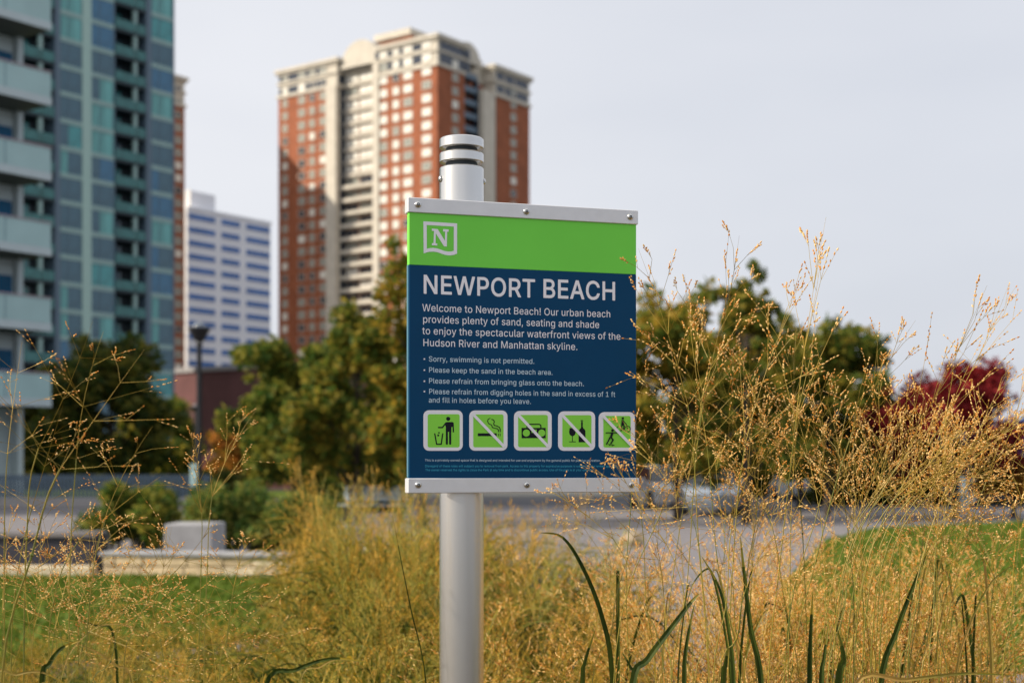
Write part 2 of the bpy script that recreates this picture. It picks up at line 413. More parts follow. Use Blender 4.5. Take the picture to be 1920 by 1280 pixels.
# its twin, of which only the far corner shows past the glass tower
twin = copy_tree(tower, None, lambda c: c.name.startswith('pane') or c.location.x > x924+1 or c.name.startswith(('brick_wall', 'cream_crown', 'zzz')) or (c.name.startswith('pilaster') and c.location.x > 1))
for k in range(29):
    add_window(twin, 1.9, 1.75, pick(wr, [('glass_light', .2), ('glass_mid', .6), ('glass_dark', .2)]), (xr(980), -.62, z0w-2.87*(k+1)-.7), -math.pi/2)
twin.location = TC+Vector((-79.1, 0, 0)); tag(twin, 'narrow strip of a second red brick tower behind the glass tower edge', 'apartment tower')

# ------------------------------------------------------------------ WHITE OFFICE BLOCK
OC = Vector(((352-HX)/FPX*425, 425, 0))
office = empty('office_block', OC, GRZ, 'white office block with rows of blue window bands in the distance', 'office building')
ox = lambda px: along(OC, GA, px)
W_ = ox(507.5)
bpart('wall', M['office'], [(0, W_, 0, 25, 0, 79.6)], office)
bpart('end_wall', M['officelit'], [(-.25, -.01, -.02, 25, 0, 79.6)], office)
bpart('parapet', M['office'], [(-.3, W_+.3, -.3, .4, 79.3, 80.0)], office)
bpart('penthouse', M['office'], [(ox(371), ox(416), 3, 22, 79.7, 85.6)], office)
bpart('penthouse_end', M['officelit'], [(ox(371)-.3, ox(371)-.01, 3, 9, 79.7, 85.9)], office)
for k in range(19):
    z = 77.2-4.0*k
    for a, c in ((353, 404), (414.5, 450), (461, 506)):
        f = bpart('window_band', M['officeband'], [(ox(a)+.1, ox(c)-.1, -.06, .2, z-.8, z+.8)], office)
        bpart('sill', M['office'], [(ox(a)+.1, ox(c)-.1, -.25, -.07, z-1.0, z-.8)], f)
    bpart('end_window', M['officeband'], [(-.32, -.27, 1, 24, z-.6, z+.6)], office)

# ------------------------------------------------------------------ GLASS TOWER
GO = at(107, HY, 157); GO.z = 0
gt = empty('glass_tower', GO, GRZ, 'teal glass apartment tower with stacked recessed balconies on the left', 'apartment tower')
gx = lambda px: along(GO, GA, px)
NS, SH = 21, 3.007
zt = .88+SH*NS
xs = {p: gx(p) for p in (20, 42, 103, 112, 153, 170, 213, 216, 254, 274, 283, 323, 326)}
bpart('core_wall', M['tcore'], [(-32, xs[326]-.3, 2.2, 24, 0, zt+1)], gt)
bpart('bay_wall', M['tgrey'], [(xs[103], xs[213]+.3, .12, 2.19, 0, zt), (xs[274], xs[326], .12, 2.19, 0, zt)], gt)
bpart('pier', M['tpil'], [(xs[153], xs[170], -.14, .11, 0, zt)], gt)
bpart('pier', M['tgrey'], [(xs[103], xs[112], -.06, .11, 0, zt)], gt)
bpart('pier', M['tgrey'], [(xs[274], xs[283], -.06, .11, 0, zt)], gt)
bpart('pier', M['tgrey'], [(xs[323], xs[326], -.1, .11, 0, zt)], gt)
gr = random.Random(11)
def gpane(w, h, pm):
    key = ('g', round(w, 2), round(h, 2), pm)
    if key not in _wc: b = MB(); b.box(0, w, -.03, .06, 0, h); _wc[key] = b.mesh('pane', M[pm])
    return _wc[key]
for k in range(NS):
    z = .88+SH*k
    for a, c in ((112, 153), (170, 213), (283, 323)):
        b = MB(); b.box(xs[a], xs[c], -.10, .10, z-.26, z+.26); b.build('spandrel', M['tband'], gt)
        w = xs[c]-xs[a]; f = MB(); 
        for t in (0, .36, 1): f.box(w*t-.04 if t else 0, w*t+.04 if t < 1 else w, -.07, .1, 0, SH-.54)
        key = ('gf', a)
        if key not in _wc: _wc[key] = f.mesh('window', M['tgrey'])
        wo_ = link('window', _wc[key], gt, loc=(xs[a], 0, z+.27))
        pm = pick(gr, [('tdark', .52), ('tblue', .12), ('tteal', .18), ('tcurt', .18)])
        pm2 = pm if gr.random() < .6 else pick(gr, [('tdark', .3), ('tcurt', .5), ('tblue', .2)])
        link('pane', gpane(w*.36-.08, SH-.54, pm2), wo_, loc=(.04, 0, 0)); link('pane', gpane(w*.64-.08, SH-.54, pm), wo_, loc=(w*.36+.04, 0, 0))
    for a, m_, c in ((42, 76, 103), (216, 254, 274)):
        xa, xm, xc = xs[a], gx(m_), xs[c]
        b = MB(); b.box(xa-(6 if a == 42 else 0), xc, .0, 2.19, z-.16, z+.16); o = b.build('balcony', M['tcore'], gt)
        for u, v in ((xa, xm), (xm+.15, xc-.1)):
            g = MB(); g.box(u, v, -.05, .0, z+.17, z+1.25); g.build('balcony_glass', M['tbalc'], o)
        g = MB(); g.box(xa+.3, xa+(xc-xa)*.55, 2.1, 2.19, z+.2, z+2.5); g.build('balcony_door', M['tteal' if gr.random() < .5 else 'tdark'], gt)
        g = MB(); g.box(xm-.1, xm+.35, .1, .5, z+.17, z+SH-.17); g.build('balcony_divider', M['tband'], gt)

# ------------------------------------------------------------------ BALCONY BUILDING (nearer, far left)
WO = Vector((-20.0, 58.2, 0))
wb_ = empty('balcony_building', WO, GRZ, 'white building with frosted glass balconies at the left edge', 'apartment building')
bpart('wall', M['wwall'], [(-26, -.27, .3, 16, 3.9, 43), (-26, -.27, .5, 16, 0, 3.9)], wb_)
bpart('corner_column', M['wwall'], [(-.26, 0, 0, 16, 0, 43)], wb_)
for k in range(13):
    z = 3.88+3.02*k
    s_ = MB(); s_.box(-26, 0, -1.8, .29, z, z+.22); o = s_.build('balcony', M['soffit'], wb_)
    e_ = MB(); e_.box(-26, .02, -1.86, -1.8, z-.02, z+.30); e_.build('slab_edge', M['wwall'], o)
    for i in range(12):
        p_ = MB(); p_.box(-2.1*(i+1)+.02, -2.1*i-.02, -1.84, -1.81, z+.31, z+1.27); p_.build('glass_panel', M['frost'], o)
    p_ = MB(); p_.box(-.0, .03, -1.8, 0, z+.24, z+1.27); p_.build('glass_panel', M['frost'], o)
    r_ = MB(); r_.box(-26, .03, -1.87, -1.79, z+1.29, z+1.35); r_.build('handrail', M['rail'], o)
    for i in range(4):
        x1 = -.3-6*i
        f = MB(); f.box(x1-5, x1, .22, .3, z+.24, z+2.75); w = f.build('window', M['wwall'], wb_)
        g = MB(); g.box(x1-4.9, x1-2.5, .19, .25, z+.3, z+2.35); g.box(x1-2.4, x1-.08, .19, .25, z+.3, z+2.35); g.build('pane', M['bluewin'], w)
for i in range(3):
    f = MB(); f.box(-6.2-6*i, -1.3-6*i, .42, .5, .5, 2.4); w = f.build('shop_window', M['wframe'], wb_)
    g = MB(); g.box(-6.1-6*i, -1.4-6*i, .38, .46, .6, 2.3); g.build('pane', M['glass_dark'], w)

# ------------------------------------------------------------------ LOW BRICK BUILDING
LO = at(328, HY, 205); LO.z = 0
lb = empty('low_brick_building', at(560, HY, 182)*Vector((1, 1, 0)) if False else Vector(((560-HX)/FPX*178, 178, 0)), GRZ, 'low purple brown brick building with pale coping behind the street lamp', 'building')
ll = along(lb.location, GB, 326)
bpart('wall', M['lowbrick'], [(0, 14, -1, ll, 0, 14.3)], lb)
bpart('coping', M['coping'], [(-.3, 14.3, -1.3, ll+.3, 14.3, 14.9)], lb)

# ------------------------------------------------------------------ LOW WALLS AND BLOCKS BEHIND THE LAWN
M['stone'] = [mat('tan wall stone', (.60, .46, .28), .9, var=.22, scale=4, bump=.5, bscale=25), mat('pale wall stone', (.68, .56, .38), .9, var=.15, scale=5, bump=.5, bscale=25), mat('brown wall stone', (.32, .25, .17), .9, var=.25, scale=5, bump=.5, bscale=25)]
sw = empty('stone_wall', (-4.9, 18.1, 0), R(-9), 'low tan stone block wall behind the lawn left of the post', 'wall')
x0 = (190-HX)/FPX*18.1+4.9; x1 = (760-HX)/FPX*18.1+4.9
b = MB(); b.box(x0+.02, x1-.02, .03, .48, 0, .25); b.build('core', M['stone'][2], sw)
sr = random.Random(5)
for row in range(2):
    x = x0-(.2 if row else 0)
    while x < x1:
        w = sr.uniform(.32, .62); b = MB(); j = sr.uniform(-.012, .012)
        b.box(max(x, x0)+.006, min(x+w, x1)-.006, j, .3, .005+.125*row, .118+.125*row, 0, .01); b.build('stone', sr.choice(M['stone'][:2]), sw); x += w
x = x0-.05
while x < x1:
    w = sr.uniform(.7, .95); b = MB(); b.box(x+.004, x+w-.004, -.03, .52, .25, .30, 0, .008); b.build('cap_stone', M['concrete'], sw); x += w
def tbox(name, m, box, label, cat, bev=.01):
    b = MB(); x0, x1, y0, y1, z0, z1 = box; cx, cy = (x0+x1)/2, (y0+y1)/2
    b.box(x0-cx, x1-cx, y0-cy, y1-cy, z0, z1, 0, bev); o = b.build(name, m); o.location = (cx, cy, 0); return tag(o, label, cat)
Y = 19.6
tbox('concrete_block', M['concrete'], ((308-HX)/FPX*Y, (398-HX)/FPX*Y, Y, Y+.9, 0, at(0, 982, Y).z), 'pale grey concrete cube seat between the green bushes', 'seat', .015)
# dark planter wall with pale coping at the far left
Y = 18.6
pw = empty('planter_wall', (-6.5, Y, 0), 0, 'dark grey planter wall with pale coping at the left behind the lawn', 'wall')
zt_ = at(0, 1006, Y).z
b = MB(); b.box(-8, (172-HX)/FPX*Y+6.5, 0, .4, 0, zt_); b.build('wall_face', mat('dark wall stone', (.035, .035, .05), .8, var=.2, scale=3), pw)
b = MB(); b.box(-8, (180-HX)/FPX*Y+6.5, -.04, .5, zt_, zt_+.06); b.build('coping', M['pave'], pw)
b = MB(); b.box((166-HX)/FPX*Y+6.5+.15, (166-HX)/FPX*Y+6.5+.26, -.06, .05, 0, zt_+.05); b.build('end_post', M['black'], pw)
tbox('stone_kerb', M['stone'][1], (-14, -5.35, 18.05, 18.35, 0, .12), 'pale kerb along the far edge of the left lawn', 'kerb', .01)
# grey fence far behind on the left
fy = 52
fe = empty('park_fence', ((40-HX)/FPX*fy, fy, 0), 0, 'grey slatted low fence across the street at the far left', 'fence')
z1_ = at(0, 892, fy).z
for i in range(60):
    b_ = MB(); 
    if i == 0: b_.box(0, .1, 0, .03, 0, 1.12); slat_me = b_.mesh('slat', M['tgrey'])
    link('slat', slat_me, fe, loc=(.14*i-1.5, 0, .05))
b = MB(); b.box(-1.6, 6.9, .03, .08, .15, .25); b.box(-1.6, 6.9, .03, .08, 1.0, 1.1); b.build('fence_rail', M['tgrey'], fe)
tbox('far_kerb', M['coping'], (-34, -8, 50.4, 50.8, 0, .35), 'long pale low kerb wall in front of the far lawn', 'kerb')

# ------------------------------------------------------------------ STREET LAMPS
def lamp(px, Y, ztop, label):
    e = empty('street_lamp', ((px-HX)/FPX*Y, Y, 0), 0, label, 'street lamp', 'street lamps by the brick building')
    h = ztop-.55
    b = MB(); b.lathe([(.17, 0), (.17, .12), (.13, .2), (.11, .6), (.075, .75), (.062, .9), (.055, h), (0, h)], 20); b.build('pole', M['black'], e, True)
    b = MB(); b.lathe([(.05, h), (.085, h+.03), (.06, h+.07), (.055, h+.1), (.10, h+.13), (.22, h+.34), (.235, h+.36), (.235, h+.40), (.2, h+.41), (.19, h+.37), (.08, h+.15), (0, h+.12)], 24); b.build('basket', M['black'], e, True)
    b = MB(); b.lathe([(.10, h+.14), (.13, h+.2), (.17, h+.40), (.14, h+.47), (.08, h+.52), (.03, h+.55), (0, h+.56)], 24); b.build('lamp_glass', M['lampglass'], e, True)
    b = MB()
    for i in range(4):
        a = i*math.pi/2+.4; b.tube([(.10*math.cos(a), .10*math.sin(a), h+.13), (.215*math.cos(a), .215*math.sin(a), h+.36)], .008, 4)
    b.build('frame_bar', M['black'], e)
    return e
lamp(373.5, 31, at(0, 602, 31).z, 'black street lamp with glass lantern, the nearer and taller looking one')
lamp(366, 76, at(0, 757, 76).z, 'small looking black street lamp farther down the street, just left of the big one')
# small sign plate strapped to the near lamp
e = empty('pole_plate', ((364-HX)/FPX*30.85, 30.85, 0), 0, 'small white and teal plate strapped low on the black lamp pole', 'sign')
b = MB(); b.box(-.085, .075, -.02, 0, 1.0, 1.47, 0, .004); b.build('plate', M['frost'], e)
b = MB(); b.box(-.02, .13, -.02, .2, 1.1, 1.13); b.box(-.02, .13, -.02, .2, 1.35, 1.38); b.build('strap', M['black'], e)

# ------------------------------------------------------------------ BLUE CANOPY, POSTS
Y = 46
e = empty('silver_post', ((1808-HX)/FPX*Y, Y, 0), 0, 'thick silver blue post standing before the crimson tree', 'post', 'metal posts on the right')
b = MB(); b.lathe([(.17, 0), (.17, .1), (.125, .12), (.125, at(0, 846, Y).z), (0, at(0, 846, Y).z+.02)], 20); b.build('shaft', M['silver'], e, True)
b = MB(); b.lathe([(.13, 1.35), (.145, 1.36), (.145, 1.5), (.13, 1.51)], 20); b.build('collar', M['tarp'], e, True)
Y = 44
e = empty('silver_post', ((1352-HX)/FPX*Y, Y, 0), 0, 'thin teal post behind the parked cars right of the sign', 'post', 'metal posts on the right')
b = MB(); b.lathe([(.13, 0), (.13, .1), (.075, .12), (.075, 2.4), (0, 2.42)], 16); b.build('shaft', M['tbalc'], e, True)
Y = 62; c = (1985-HX)/FPX*Y
e = empty('blue_canopy', (c, Y, 0), 0, 'bright blue peaked canopy at the right edge beyond the trees', 'canopy')
zt1, zb1 = at(0, 745, Y).z, at(0, 850, Y).z; w = 2.9
b = MB()
ap = (0, 0, zt1); q = [(-w, -w, zb1+.35), (w, -w, zb1+.35), (w, w, zb1+.35), (-w, w, zb1+.35)]
for i in range(4): b.face([q[i], q[(i+1) % 4], ap])
for i in range(4): a_, c_ = q[i], q[(i+1) % 4]; b.face([(a_[0], a_[1], zb1), (c_[0], c_[1], zb1), c_, a_])
b.build('canopy_cloth', M['tarp'], e)
for sx, sy in ((-1, -1), (1, -1), (1, 1), (-1, 1)):
    b = MB(); b.tube([(sx*w*.97, sy*w*.97, 0), (sx*w*.97, sy*w*.97, zb1+.3)], .05, 8); b.build('leg', M['wwall'], e)

# ------------------------------------------------------------------ PARKED CARS
def car(loc, rz, paint, label):
    e = empty('parked_car', loc, rz, label, 'car', 'cars parked across the plaza')
    def loft(prof, w0, w1, mi=0, name='body', m=None):
        # prof: list of (x, z, halfwidth); closed side outline extruded across with tumblehome
        b = MB(); n = len(prof)
        Lp = [(x, -hw, z) for x, z, hw in prof]; Rp = [(x, hw, z) for x, z, hw in prof]
        b.face(Lp); b.face(Rp[::-1])
        for i in range(n): j = (i+1) % n; b.face([Lp[j], Lp[i], Rp[i], Rp[j]])
        o = b.build(name, m, e); md = o.modifiers.new('bevel', 'BEVEL'); md.width = .05; md.segments = 2; return o
    loft([(-2.15, .28, .82), (-2.2, .55, .84), (-2.12, .82, .82), (-1.9, .92, .82), (-1.0, .96, .86), (1.0, .94, .86), (1.9, .80, .80), (2.15, .66, .76), (2.2, .45, .76), (2.15, .25, .76)], 0, 0, 0, 'body', paint)
    loft([(-1.75, .95, .74), (-1.25, 1.42, .58), (-.4, 1.48, .58), (.45, 1.42, .58), (1.15, .94, .74)], 0, 0, 0, 'cabin', M['carglass'])
    loft([(-1.2, 1.43, .56), (-.4, 1.50, .56), (.42, 1.44, .56), (.3, 1.40, .57), (-1.1, 1.39, .57)], 0, 0, 0, 'roof', paint)
    for sx in (-1.35, 1.35):
        for sy in (-1, 1):
            b = MB(); b.lathe([(0, -.11), (.22, -.11), (.31, -.10), (.33, 0), (.31, .10), (0, .1)], 20, M=Matrix.Rotation(math.pi/2, 4, 'X')); w = b.build('wheel', M['tyre'], e, True); w.location = (sx, sy*.76, .33)
            b = MB(); b.lathe([(0, -.02), (.2, -.02), (.2, .02), (0, .03)], 14, M=Matrix.Rotation(math.pi/2, 4, 'X')); r = b.build('rim', M['steel'], w); r.location = (0, sy*.11, 0)
    for sy in (-1, 1):
        b = MB(); b.box(-2.2, -2.1, -.14, .14, .62, .78, 0, .02); o = b.build('tail_light', M['redlens'], e); o.location = (0, sy*.62, 0)
        b = MB(); b.box(2.08, 2.2, -.15, .15, .56, .68, 0, .02); o = b.build('headlight', M['clearlens'], e); o.location = (0, sy*.55, 0)
        b = MB(); b.box(-.06, .08, -.1, .1, .93, 1.05, 0, .02); o = b.build('wing_mirror', paint, e); o.location = (.75, sy*.92, 0)
    b = MB(); b.box(-2.24, -2.2, -.26, .26, .48, .6); b.build('number_plate', M['clearlens'], e)
    return e
PW = mat('white car paint', (.66, .67, .70), .25, coat=.6); PB = mat('pale blue grey car paint', (.33, .38, .45), .25, .2, coat=.6); PD = mat('navy car paint', (.02, .03, .06), .2, .2, coat=.8)
car(((1243-HX)/FPX*50, 50, 0), R(-82), PW, 'white parked car just right of the sign, seen from its front')
car(((1332-HX)/FPX*43, 43, 0), R(-97), PB, 'pale blue grey parked car between the white one and the grass')
car(((1502-HX)/FPX*62, 62, 0), R(96), PW, 'white parked car with a red tail light facing away under the trees')
car(((1885-HX)/FPX*52, 52, 0), R(170), PD, 'dark navy parked car near the right edge beneath the blue canopy')

# ------------------------------------------------------------------ BOULDERS, TABLES
def rock(px, py, Y, r, label, m=None):
    bm = bmesh.new(); bmesh.ops.create_icosphere(bm, subdivisions=2, radius=r); rr = random.Random(int(px))
    for v in bm.verts: v.co *= rr.uniform(.82, 1.1); v.co.z *= .72
    me = bpy.data.meshes.new('boulder'); bm.to_mesh(me); bm.free(); me.materials.append(m or M['stone'][1])
    o = link('boulder', me); o.location = ((px-HX)/FPX*Y, Y, r*.45); o.rotation_euler = (.1, .2, px); return tag(o, label, 'boulder', 'boulders edging the path')
rock(1186, 0, 25, .24, 'pale boulder at the path edge just right of the sign', M['stone'][2])
rock(700, 0, 20, .28, 'grey boulder behind the tall grass left of the post', M['concrete'])
def bench(px, Y, rz, label):
    e = empty('bench', ((px-HX)/FPX*Y, Y, 0), rz, label, 'bench', None)
    for i in range(4): b = MB(); b.box(-.85, .85, -.24+.125*i, -.13+.125*i, .44, .475, 0, .004); b.build('seat_slat', M['wwall'], e)
    for i in range(3): b = MB(); b.box(-.85, .85, .27, .30, .56+.13*i, .66+.13*i, 0, .004); b.build('back_slat', M['wwall'], e)
    for x in (-.7, .7):
        b = MB(); b.box(x-.03, x+.03, -.22, .26, .0, .44); b.box(x-.03, x+.03, .24, .27, .44, .95); b.build('leg', M['black'], e)
bench(700, 36, -.2, 'pale slatted bench half hidden behind the tall grass left of the post')

# ------------------------------------------------------------------ TREES, BUSHES
def leaf_cloud(rn, cl, n, size, squash=1.):
    "cl: clusters (x,y,z,r); n leaves in all; returns MB of bent leaf quads"
    b = MB(); tot = sum(c[3]**2 for c in cl)
    for (x, y, z, r) in cl:
        for _ in range(max(3, int(n*r*r/tot))):
            d = Vector((rn.gauss(0, 1), rn.gauss(0, 1), rn.gauss(0, 1))).normalized(); q = r*(rn.random()**.45)
            p = Vector((x, y, z))+Vector((d.x*q, d.y*q, d.z*q*squash))
            s = size*rn.uniform(.6, 1.35); a = Vector((rn.gauss(0, 1), rn.gauss(0, 1), rn.gauss(0, .6))).normalized()
            c = a.cross(Vector((rn.gauss(0, 1), rn.gauss(0, 1), rn.gauss(0, 1)))).normalized()
            b.face([p-a*s, p-c*s*.5, p+a*s, p+c*s*.5])
    return b
def tree(name, px, ytop, ybot, wpx, Y, lm, label, n=9000, size=.11, seed=1, group=None, sparse=1., nlimb=9, tops=None):
    rn = random.Random(seed); x = (px-HX)/FPX*Y
    zt, zb = at(0, ytop, Y).z, max(.3, at(0, ybot, Y).z); W = wpx/FPX*Y/2*1.22; H = zt-zb
    e = empty(name, (x, Y, 0), 0, label, 'tree', group)
    b = MB(); tr = max(.07, zt*.014)
    lean = rn.uniform(-.2, .2)
    trunk = [(lean*t*W*.3, 0, t*(zb+H*.62)) for t in (0, .15, .4, .7, 1)]
    b.tube(trunk, [tr*1.5, tr, tr*.85, tr*.6, tr*.25], 8)
    cl = []
    for i in range(nlimb*3):
        a = rn.uniform(0, 2*math.pi); h = (i+.5)/(nlimb*3)
        prof = math.sin(math.pi*min(1, (.22+h*.70)))**.5
        rr = W*prof*rn.uniform(.45, .95); tip = Vector((rr*math.cos(a), rr*.8*math.sin(a), zb+H*(.08+.86*h)))
        s0 = Vector((0, 0, min(zb+H*.6, max(zb*.7, tip.z-rr*.9))))
        mid = s0.lerp(tip, .5)+Vector((rn.uniform(-.15, .15), rn.uniform(-.15, .15), rr*.12))
        if i % 2 == 0: b.tube([s0, mid, tip], [tr*.4, tr*.25, tr*.08], 5)
        for j in range(6):
            p = mid.lerp(tip, rn.uniform(.2, 1.1)); r = W*rn.uniform(.09, .24)*sparse
            cl.append((p.x+rn.gauss(0, W*.13), p.y+rn.gauss(0, W*.13), min(zt-r*.6, p.z+rn.gauss(0, H*.04)), r))
    for i in range(nlimb): # uneven outline tufts
        a = rn.uniform(0, math.pi*2); h = rn.uniform(.1, 1); q = W*rn.uniform(.8, 1.08)*math.sin(math.pi*(.2+h*.70))**.5
        cl.append((q*math.cos(a), q*.7*math.sin(a), zb+H*h, W*rn.uniform(.06, .13)))
    for (tx, ty, trr) in (tops or []):
        p = at(tx, ty, Y); cl.append((p.x-x, rn.uniform(-.3, .3), p.z, trr))
        b.tube([(0, 0, zb+H*.5), ((p.x-x)*.6, 0, (zb+H*.5+p.z)/2), (p.x-x, 0, p.z)], [tr*.35, tr*.2, tr*.08], 5)
    b.build('trunk', M['bark'], e, True)
    leaf_cloud(rn, cl, n, size).build('crown', lm, e)
    return e
G3 = 'trees along the plaza'
tree('shade_tree', 205, 628, 900, 255, 66, L['shade'], 'dark shaded tree in front of the glass tower on the left', 12000, .22, 2, G3)
tree('shade_tree', 92, 700, 900, 150, 72, L['shade'], 'dark tree beside the white balcony building', 6000, .22, 12, G3)
tree('shade_tree', 300, 740, 905, 130, 84, L['olive'], 'small yellowish tree left of the black lamp pole', 5000, .25, 13, G3)
tree('shade_tree', 556, 628, 900, 205, 40, L['green'], 'round dark green tree right of the street lamp', 15000, .12, 3, G3)
tree('shade_tree', 672, 588, 905, 225, 36, L['olive'], 'olive green tree just left of the sign panel', 15000, .11, 4, G3, tops=[(640, 590, .35), (655, 578, .25)])
tree('shade_tree', 790, 452, 900, 190, 33, L['autumn'], 'tall tree turning orange, half hidden behind the sign', 13000, .10, 5, G3, tops=[(738, 462, .22), (748, 500, .4), (735, 545, .4), (725, 600, .4)])
tree('shade_tree', 462, 790, 905, 150, 92, L['orange'], 'small orange leaved tree behind the street lamp', 4500, .26, 6, 'low autumn trees in the distance')
tree('shade_tree', 690, 800, 905, 140, 88, L['orange'], 'low orange tree under the olive tree by the sign', 4500, .25, 7, 'low autumn trees in the distance')
tree('shade_tree', 1270, 545, 890, 300, 38, L['autumn'], 'broad yellow green tree right beside the sign', 15000, .12, 8, G3, .85, tops=[(1215, 560, .4), (1330, 545, .35), (1300, 580, .5)])
tree('shade_tree', 1400, 505, 890, 170, 36, L['olive'], 'taller thin topped tree with open crown in the right half', 9000, .10, 9, G3, .7, tops=[(1410, 500, .16), (1425, 515, .22), (1395, 540, .3), (1380, 590, .4)])
tree('shade_tree', 1552, 600, 885, 250, 42, L['olive'], 'spreading olive tree left of the crimson tree', 13000, .12, 10, G3, .8, tops=[(1560, 605, .3), (1480, 650, .35), (1640, 668, .35)])
tree('shade_tree', 1345, 600, 890, 250, 46, L['olive'], 'olive tree filling the row behind the open topped tree', 14000, .14, 18, G3)
tree('shade_tree', 1500, 612, 890, 290, 50, L['autumn'], 'yellowing tree set back between the two open crowns at right', 14000, .15, 19, G3)
tree('red_maple', 1790, 682, 885, 235, 40, L['red'], 'crimson leaved tree behind the silver post', 14000, .10, 11, None, 1.1, tops=[(1732, 700, .16), (1715, 712, .16), (1700, 735, .16), (1775, 730, .3), (1700, 770, .3)])
tree('shade_tree', 1660, 760, 900, 170, 64, L['shade'], 'dark low tree in the gap left of the crimson tree', 6000, .2, 14, G3)
tree('shade_tree', 1900, 850, 925, 120, 40, L['orange'], 'small orange shrub like tree at the right edge', 4000, .10, 15, 'low autumn trees in the distance')
def hedge(px0, px1, ytop, Y, dep, lm, label, n=6000, size=.12, seed=1, name='hedge', cat='hedge', group=None, bot=None):
    rn = random.Random(seed); x0, x1 = (px0-HX)/FPX*Y, (px1-HX)/FPX*Y; H = at(0, ytop, Y).z
    e = empty(name, ((x0+x1)/2, Y, 0), 0, label, cat, group); w = (x1-x0)/2; cl = []; b = MB()
    m = max(6, int((x1-x0)/H*9))
    for i in range(m*2):
        x = rn.uniform(-w, w); r = H*rn.uniform(.2, .36); z = rn.uniform(.25, .95)*H*(1-.25*(abs(x)/w)**3)
        cl.append((x, rn.uniform(-dep/2, dep/2), max(r*.6, z-r*.4), r))
    for i in range(m):
        x = rn.uniform(-w, w); b.tube([(x*.9, 0, 0), (x, rn.uniform(-.1, .1), H*.6)], [H*.03, H*.01], 4)
    b.build('stem', M['bark'], e)
    leaf_cloud(rn, cl, n, size).build('foliage', lm, e); return e
hedge(378, 510, 905, 22.6, 1.0, L['juniper'], 'bushy juniper right of the concrete cube', 9000, .05, 1, 'juniper_bush', 'bush', 'juniper bushes behind the stone wall')
hedge(462, 612, 918, 22.2, 1.0, L['juniper'], 'juniper bush in the middle behind the stone wall, left of the tall grass', 9000, .05, 2, 'juniper_bush', 'bush', 'juniper bushes behind the stone wall')
hedge(180, 316, 905, 24, 1.0, L['green'], 'dark round bush left of the concrete cube', 7000, .07, 3, 'round_bush', 'bush')
hedge(560, 760, 872, 45, 2, L['shade'], 'dark hedge under the trees left of the sign', 5000, .14, 4)
hedge(330, 470, 880, 60, 2, L['shade'], 'dark hedge behind the juniper bushes and lamp', 5000, .18, 5)
hedge(1540, 1790, 850, 54, 2.5, L['shade'], 'long dark hedge under the olive and crimson trees', 7000, .16, 6)
hedge(1780, 1960, 862, 56, 2, L['shade'], 'dark hedge behind the silver post at right', 5000, .16, 7)
hedge(1190, 1330, 830, 68, 2, L['shade'], 'dark hedge behind the parked cars right of the sign', 5000, .18, 8)
hedge(1380, 1560, 850, 70, 2, L['shade'], 'dark hedge behind the white car under the trees', 5000, .18, 9)
hedge(40, 330, 870, 95, 3, L['shade'], 'dark hedge in the distance behind the far lawn on the left', 5000, .3, 10)
tbox('long_brick_wall', M['lowbrick'], ((380-HX)/FPX*98, (780-HX)/FPX*98, 98, 98.4, 0, at(0, 845, 98).z), 'long low red brown brick wall under the middle trees', 'wall')

# ------------------------------------------------------------------ THE SIGN
ST = math.atan(.308); SCs, SSn = math.cos(ST), math.sin(ST)
S0 = Vector((-.2179, 2.942, 0))                    # front face, left edge
def st(px): return along(S0, Vector((SCs, SSn, 0)), px)
def sp(px, py):                                    # a point of the sign face in panel coordinates (t to the right, z up)
    t = st(px); Y = S0.y+t*SSn; return (t, EYE+(HY-py)/FPX*Y)
sign = empty('park_sign', (S0.x, S0.y, 0), ST, 'green and navy park rules sign on a round silver post', 'sign')
tL, tR = st(767), st(1193)
zT, zB = sp(762.5, 370)[1], (sp(762.5, 922.5)[1]+sp(1197, 924)[1])/2
zt2 = (sp(763.75, 397.5)[1]+sp(1194, 421.5)[1])/2; zb2 = (sp(770, 895)[1]+sp(1190, 896.3)[1])/2
zG = (sp(767, 496)[1]+sp(1193, 514.5)[1])/2
TH = .018
def lbox(name, m, x0, x1, y0, y1, z0, z1, parent, bev=0.): 
    b = MB(); b.box(x0, x1, y0, y1, z0, z1, 0, bev); return b.build(name, m, parent)
panel = lbox('panel', M['navy'], tL, tR, 0, TH, zb2-.01, zG, sign, .0008)
gband = lbox('green_band', M['green'], tL, tR, 0, TH, zG, zt2+.01, sign, .0008)
lbox('edge_strip', M['edge'], tL-.0012, tL, .004, TH-.002, zb2+.002, zG, panel)
rt = lbox('top_rail', M['alu'], st(764), st(1195.6), -.0035, TH+.006, zt2, zT, sign, .0012)
rb = lbox('bottom_rail', M['alu'], st(764), st(1197.5), -.0035, TH+.006, zB, zb2, sign, .0016)
# button head security screws
sb = MB(); hr = .0072
sb.lathe([(hr, 0), (hr*.98, .0012), (hr*.86, .0026), (hr*.62, .0038), (hr*.42, .0043), (hr*.40, .0022), (hr*.16, .0020), (hr*.15, .0038), (0, .0040)], 24)
k = len(sb.f)//1
sb.m = [1 if 24*5 <= i < 24*6 else 0 for i in range(len(sb.f))]
screw_me = sb.mesh('screw', [M['steel'], M['dark']], True)
def screw(px, py, parent):
    t, z = sp(px, py); o = link('screw', screw_me, parent, loc=(t, -.0036, z)); o.rotation_euler = (R(90), 0, 0); return o
for px, py in ((783, 384), (986, 397), (1180.5, 407)): screw(px, py, rt)
for px, py in ((783.5, 908.5), (987, 908.5), (1183, 908.5)): screw(px, py, rb)
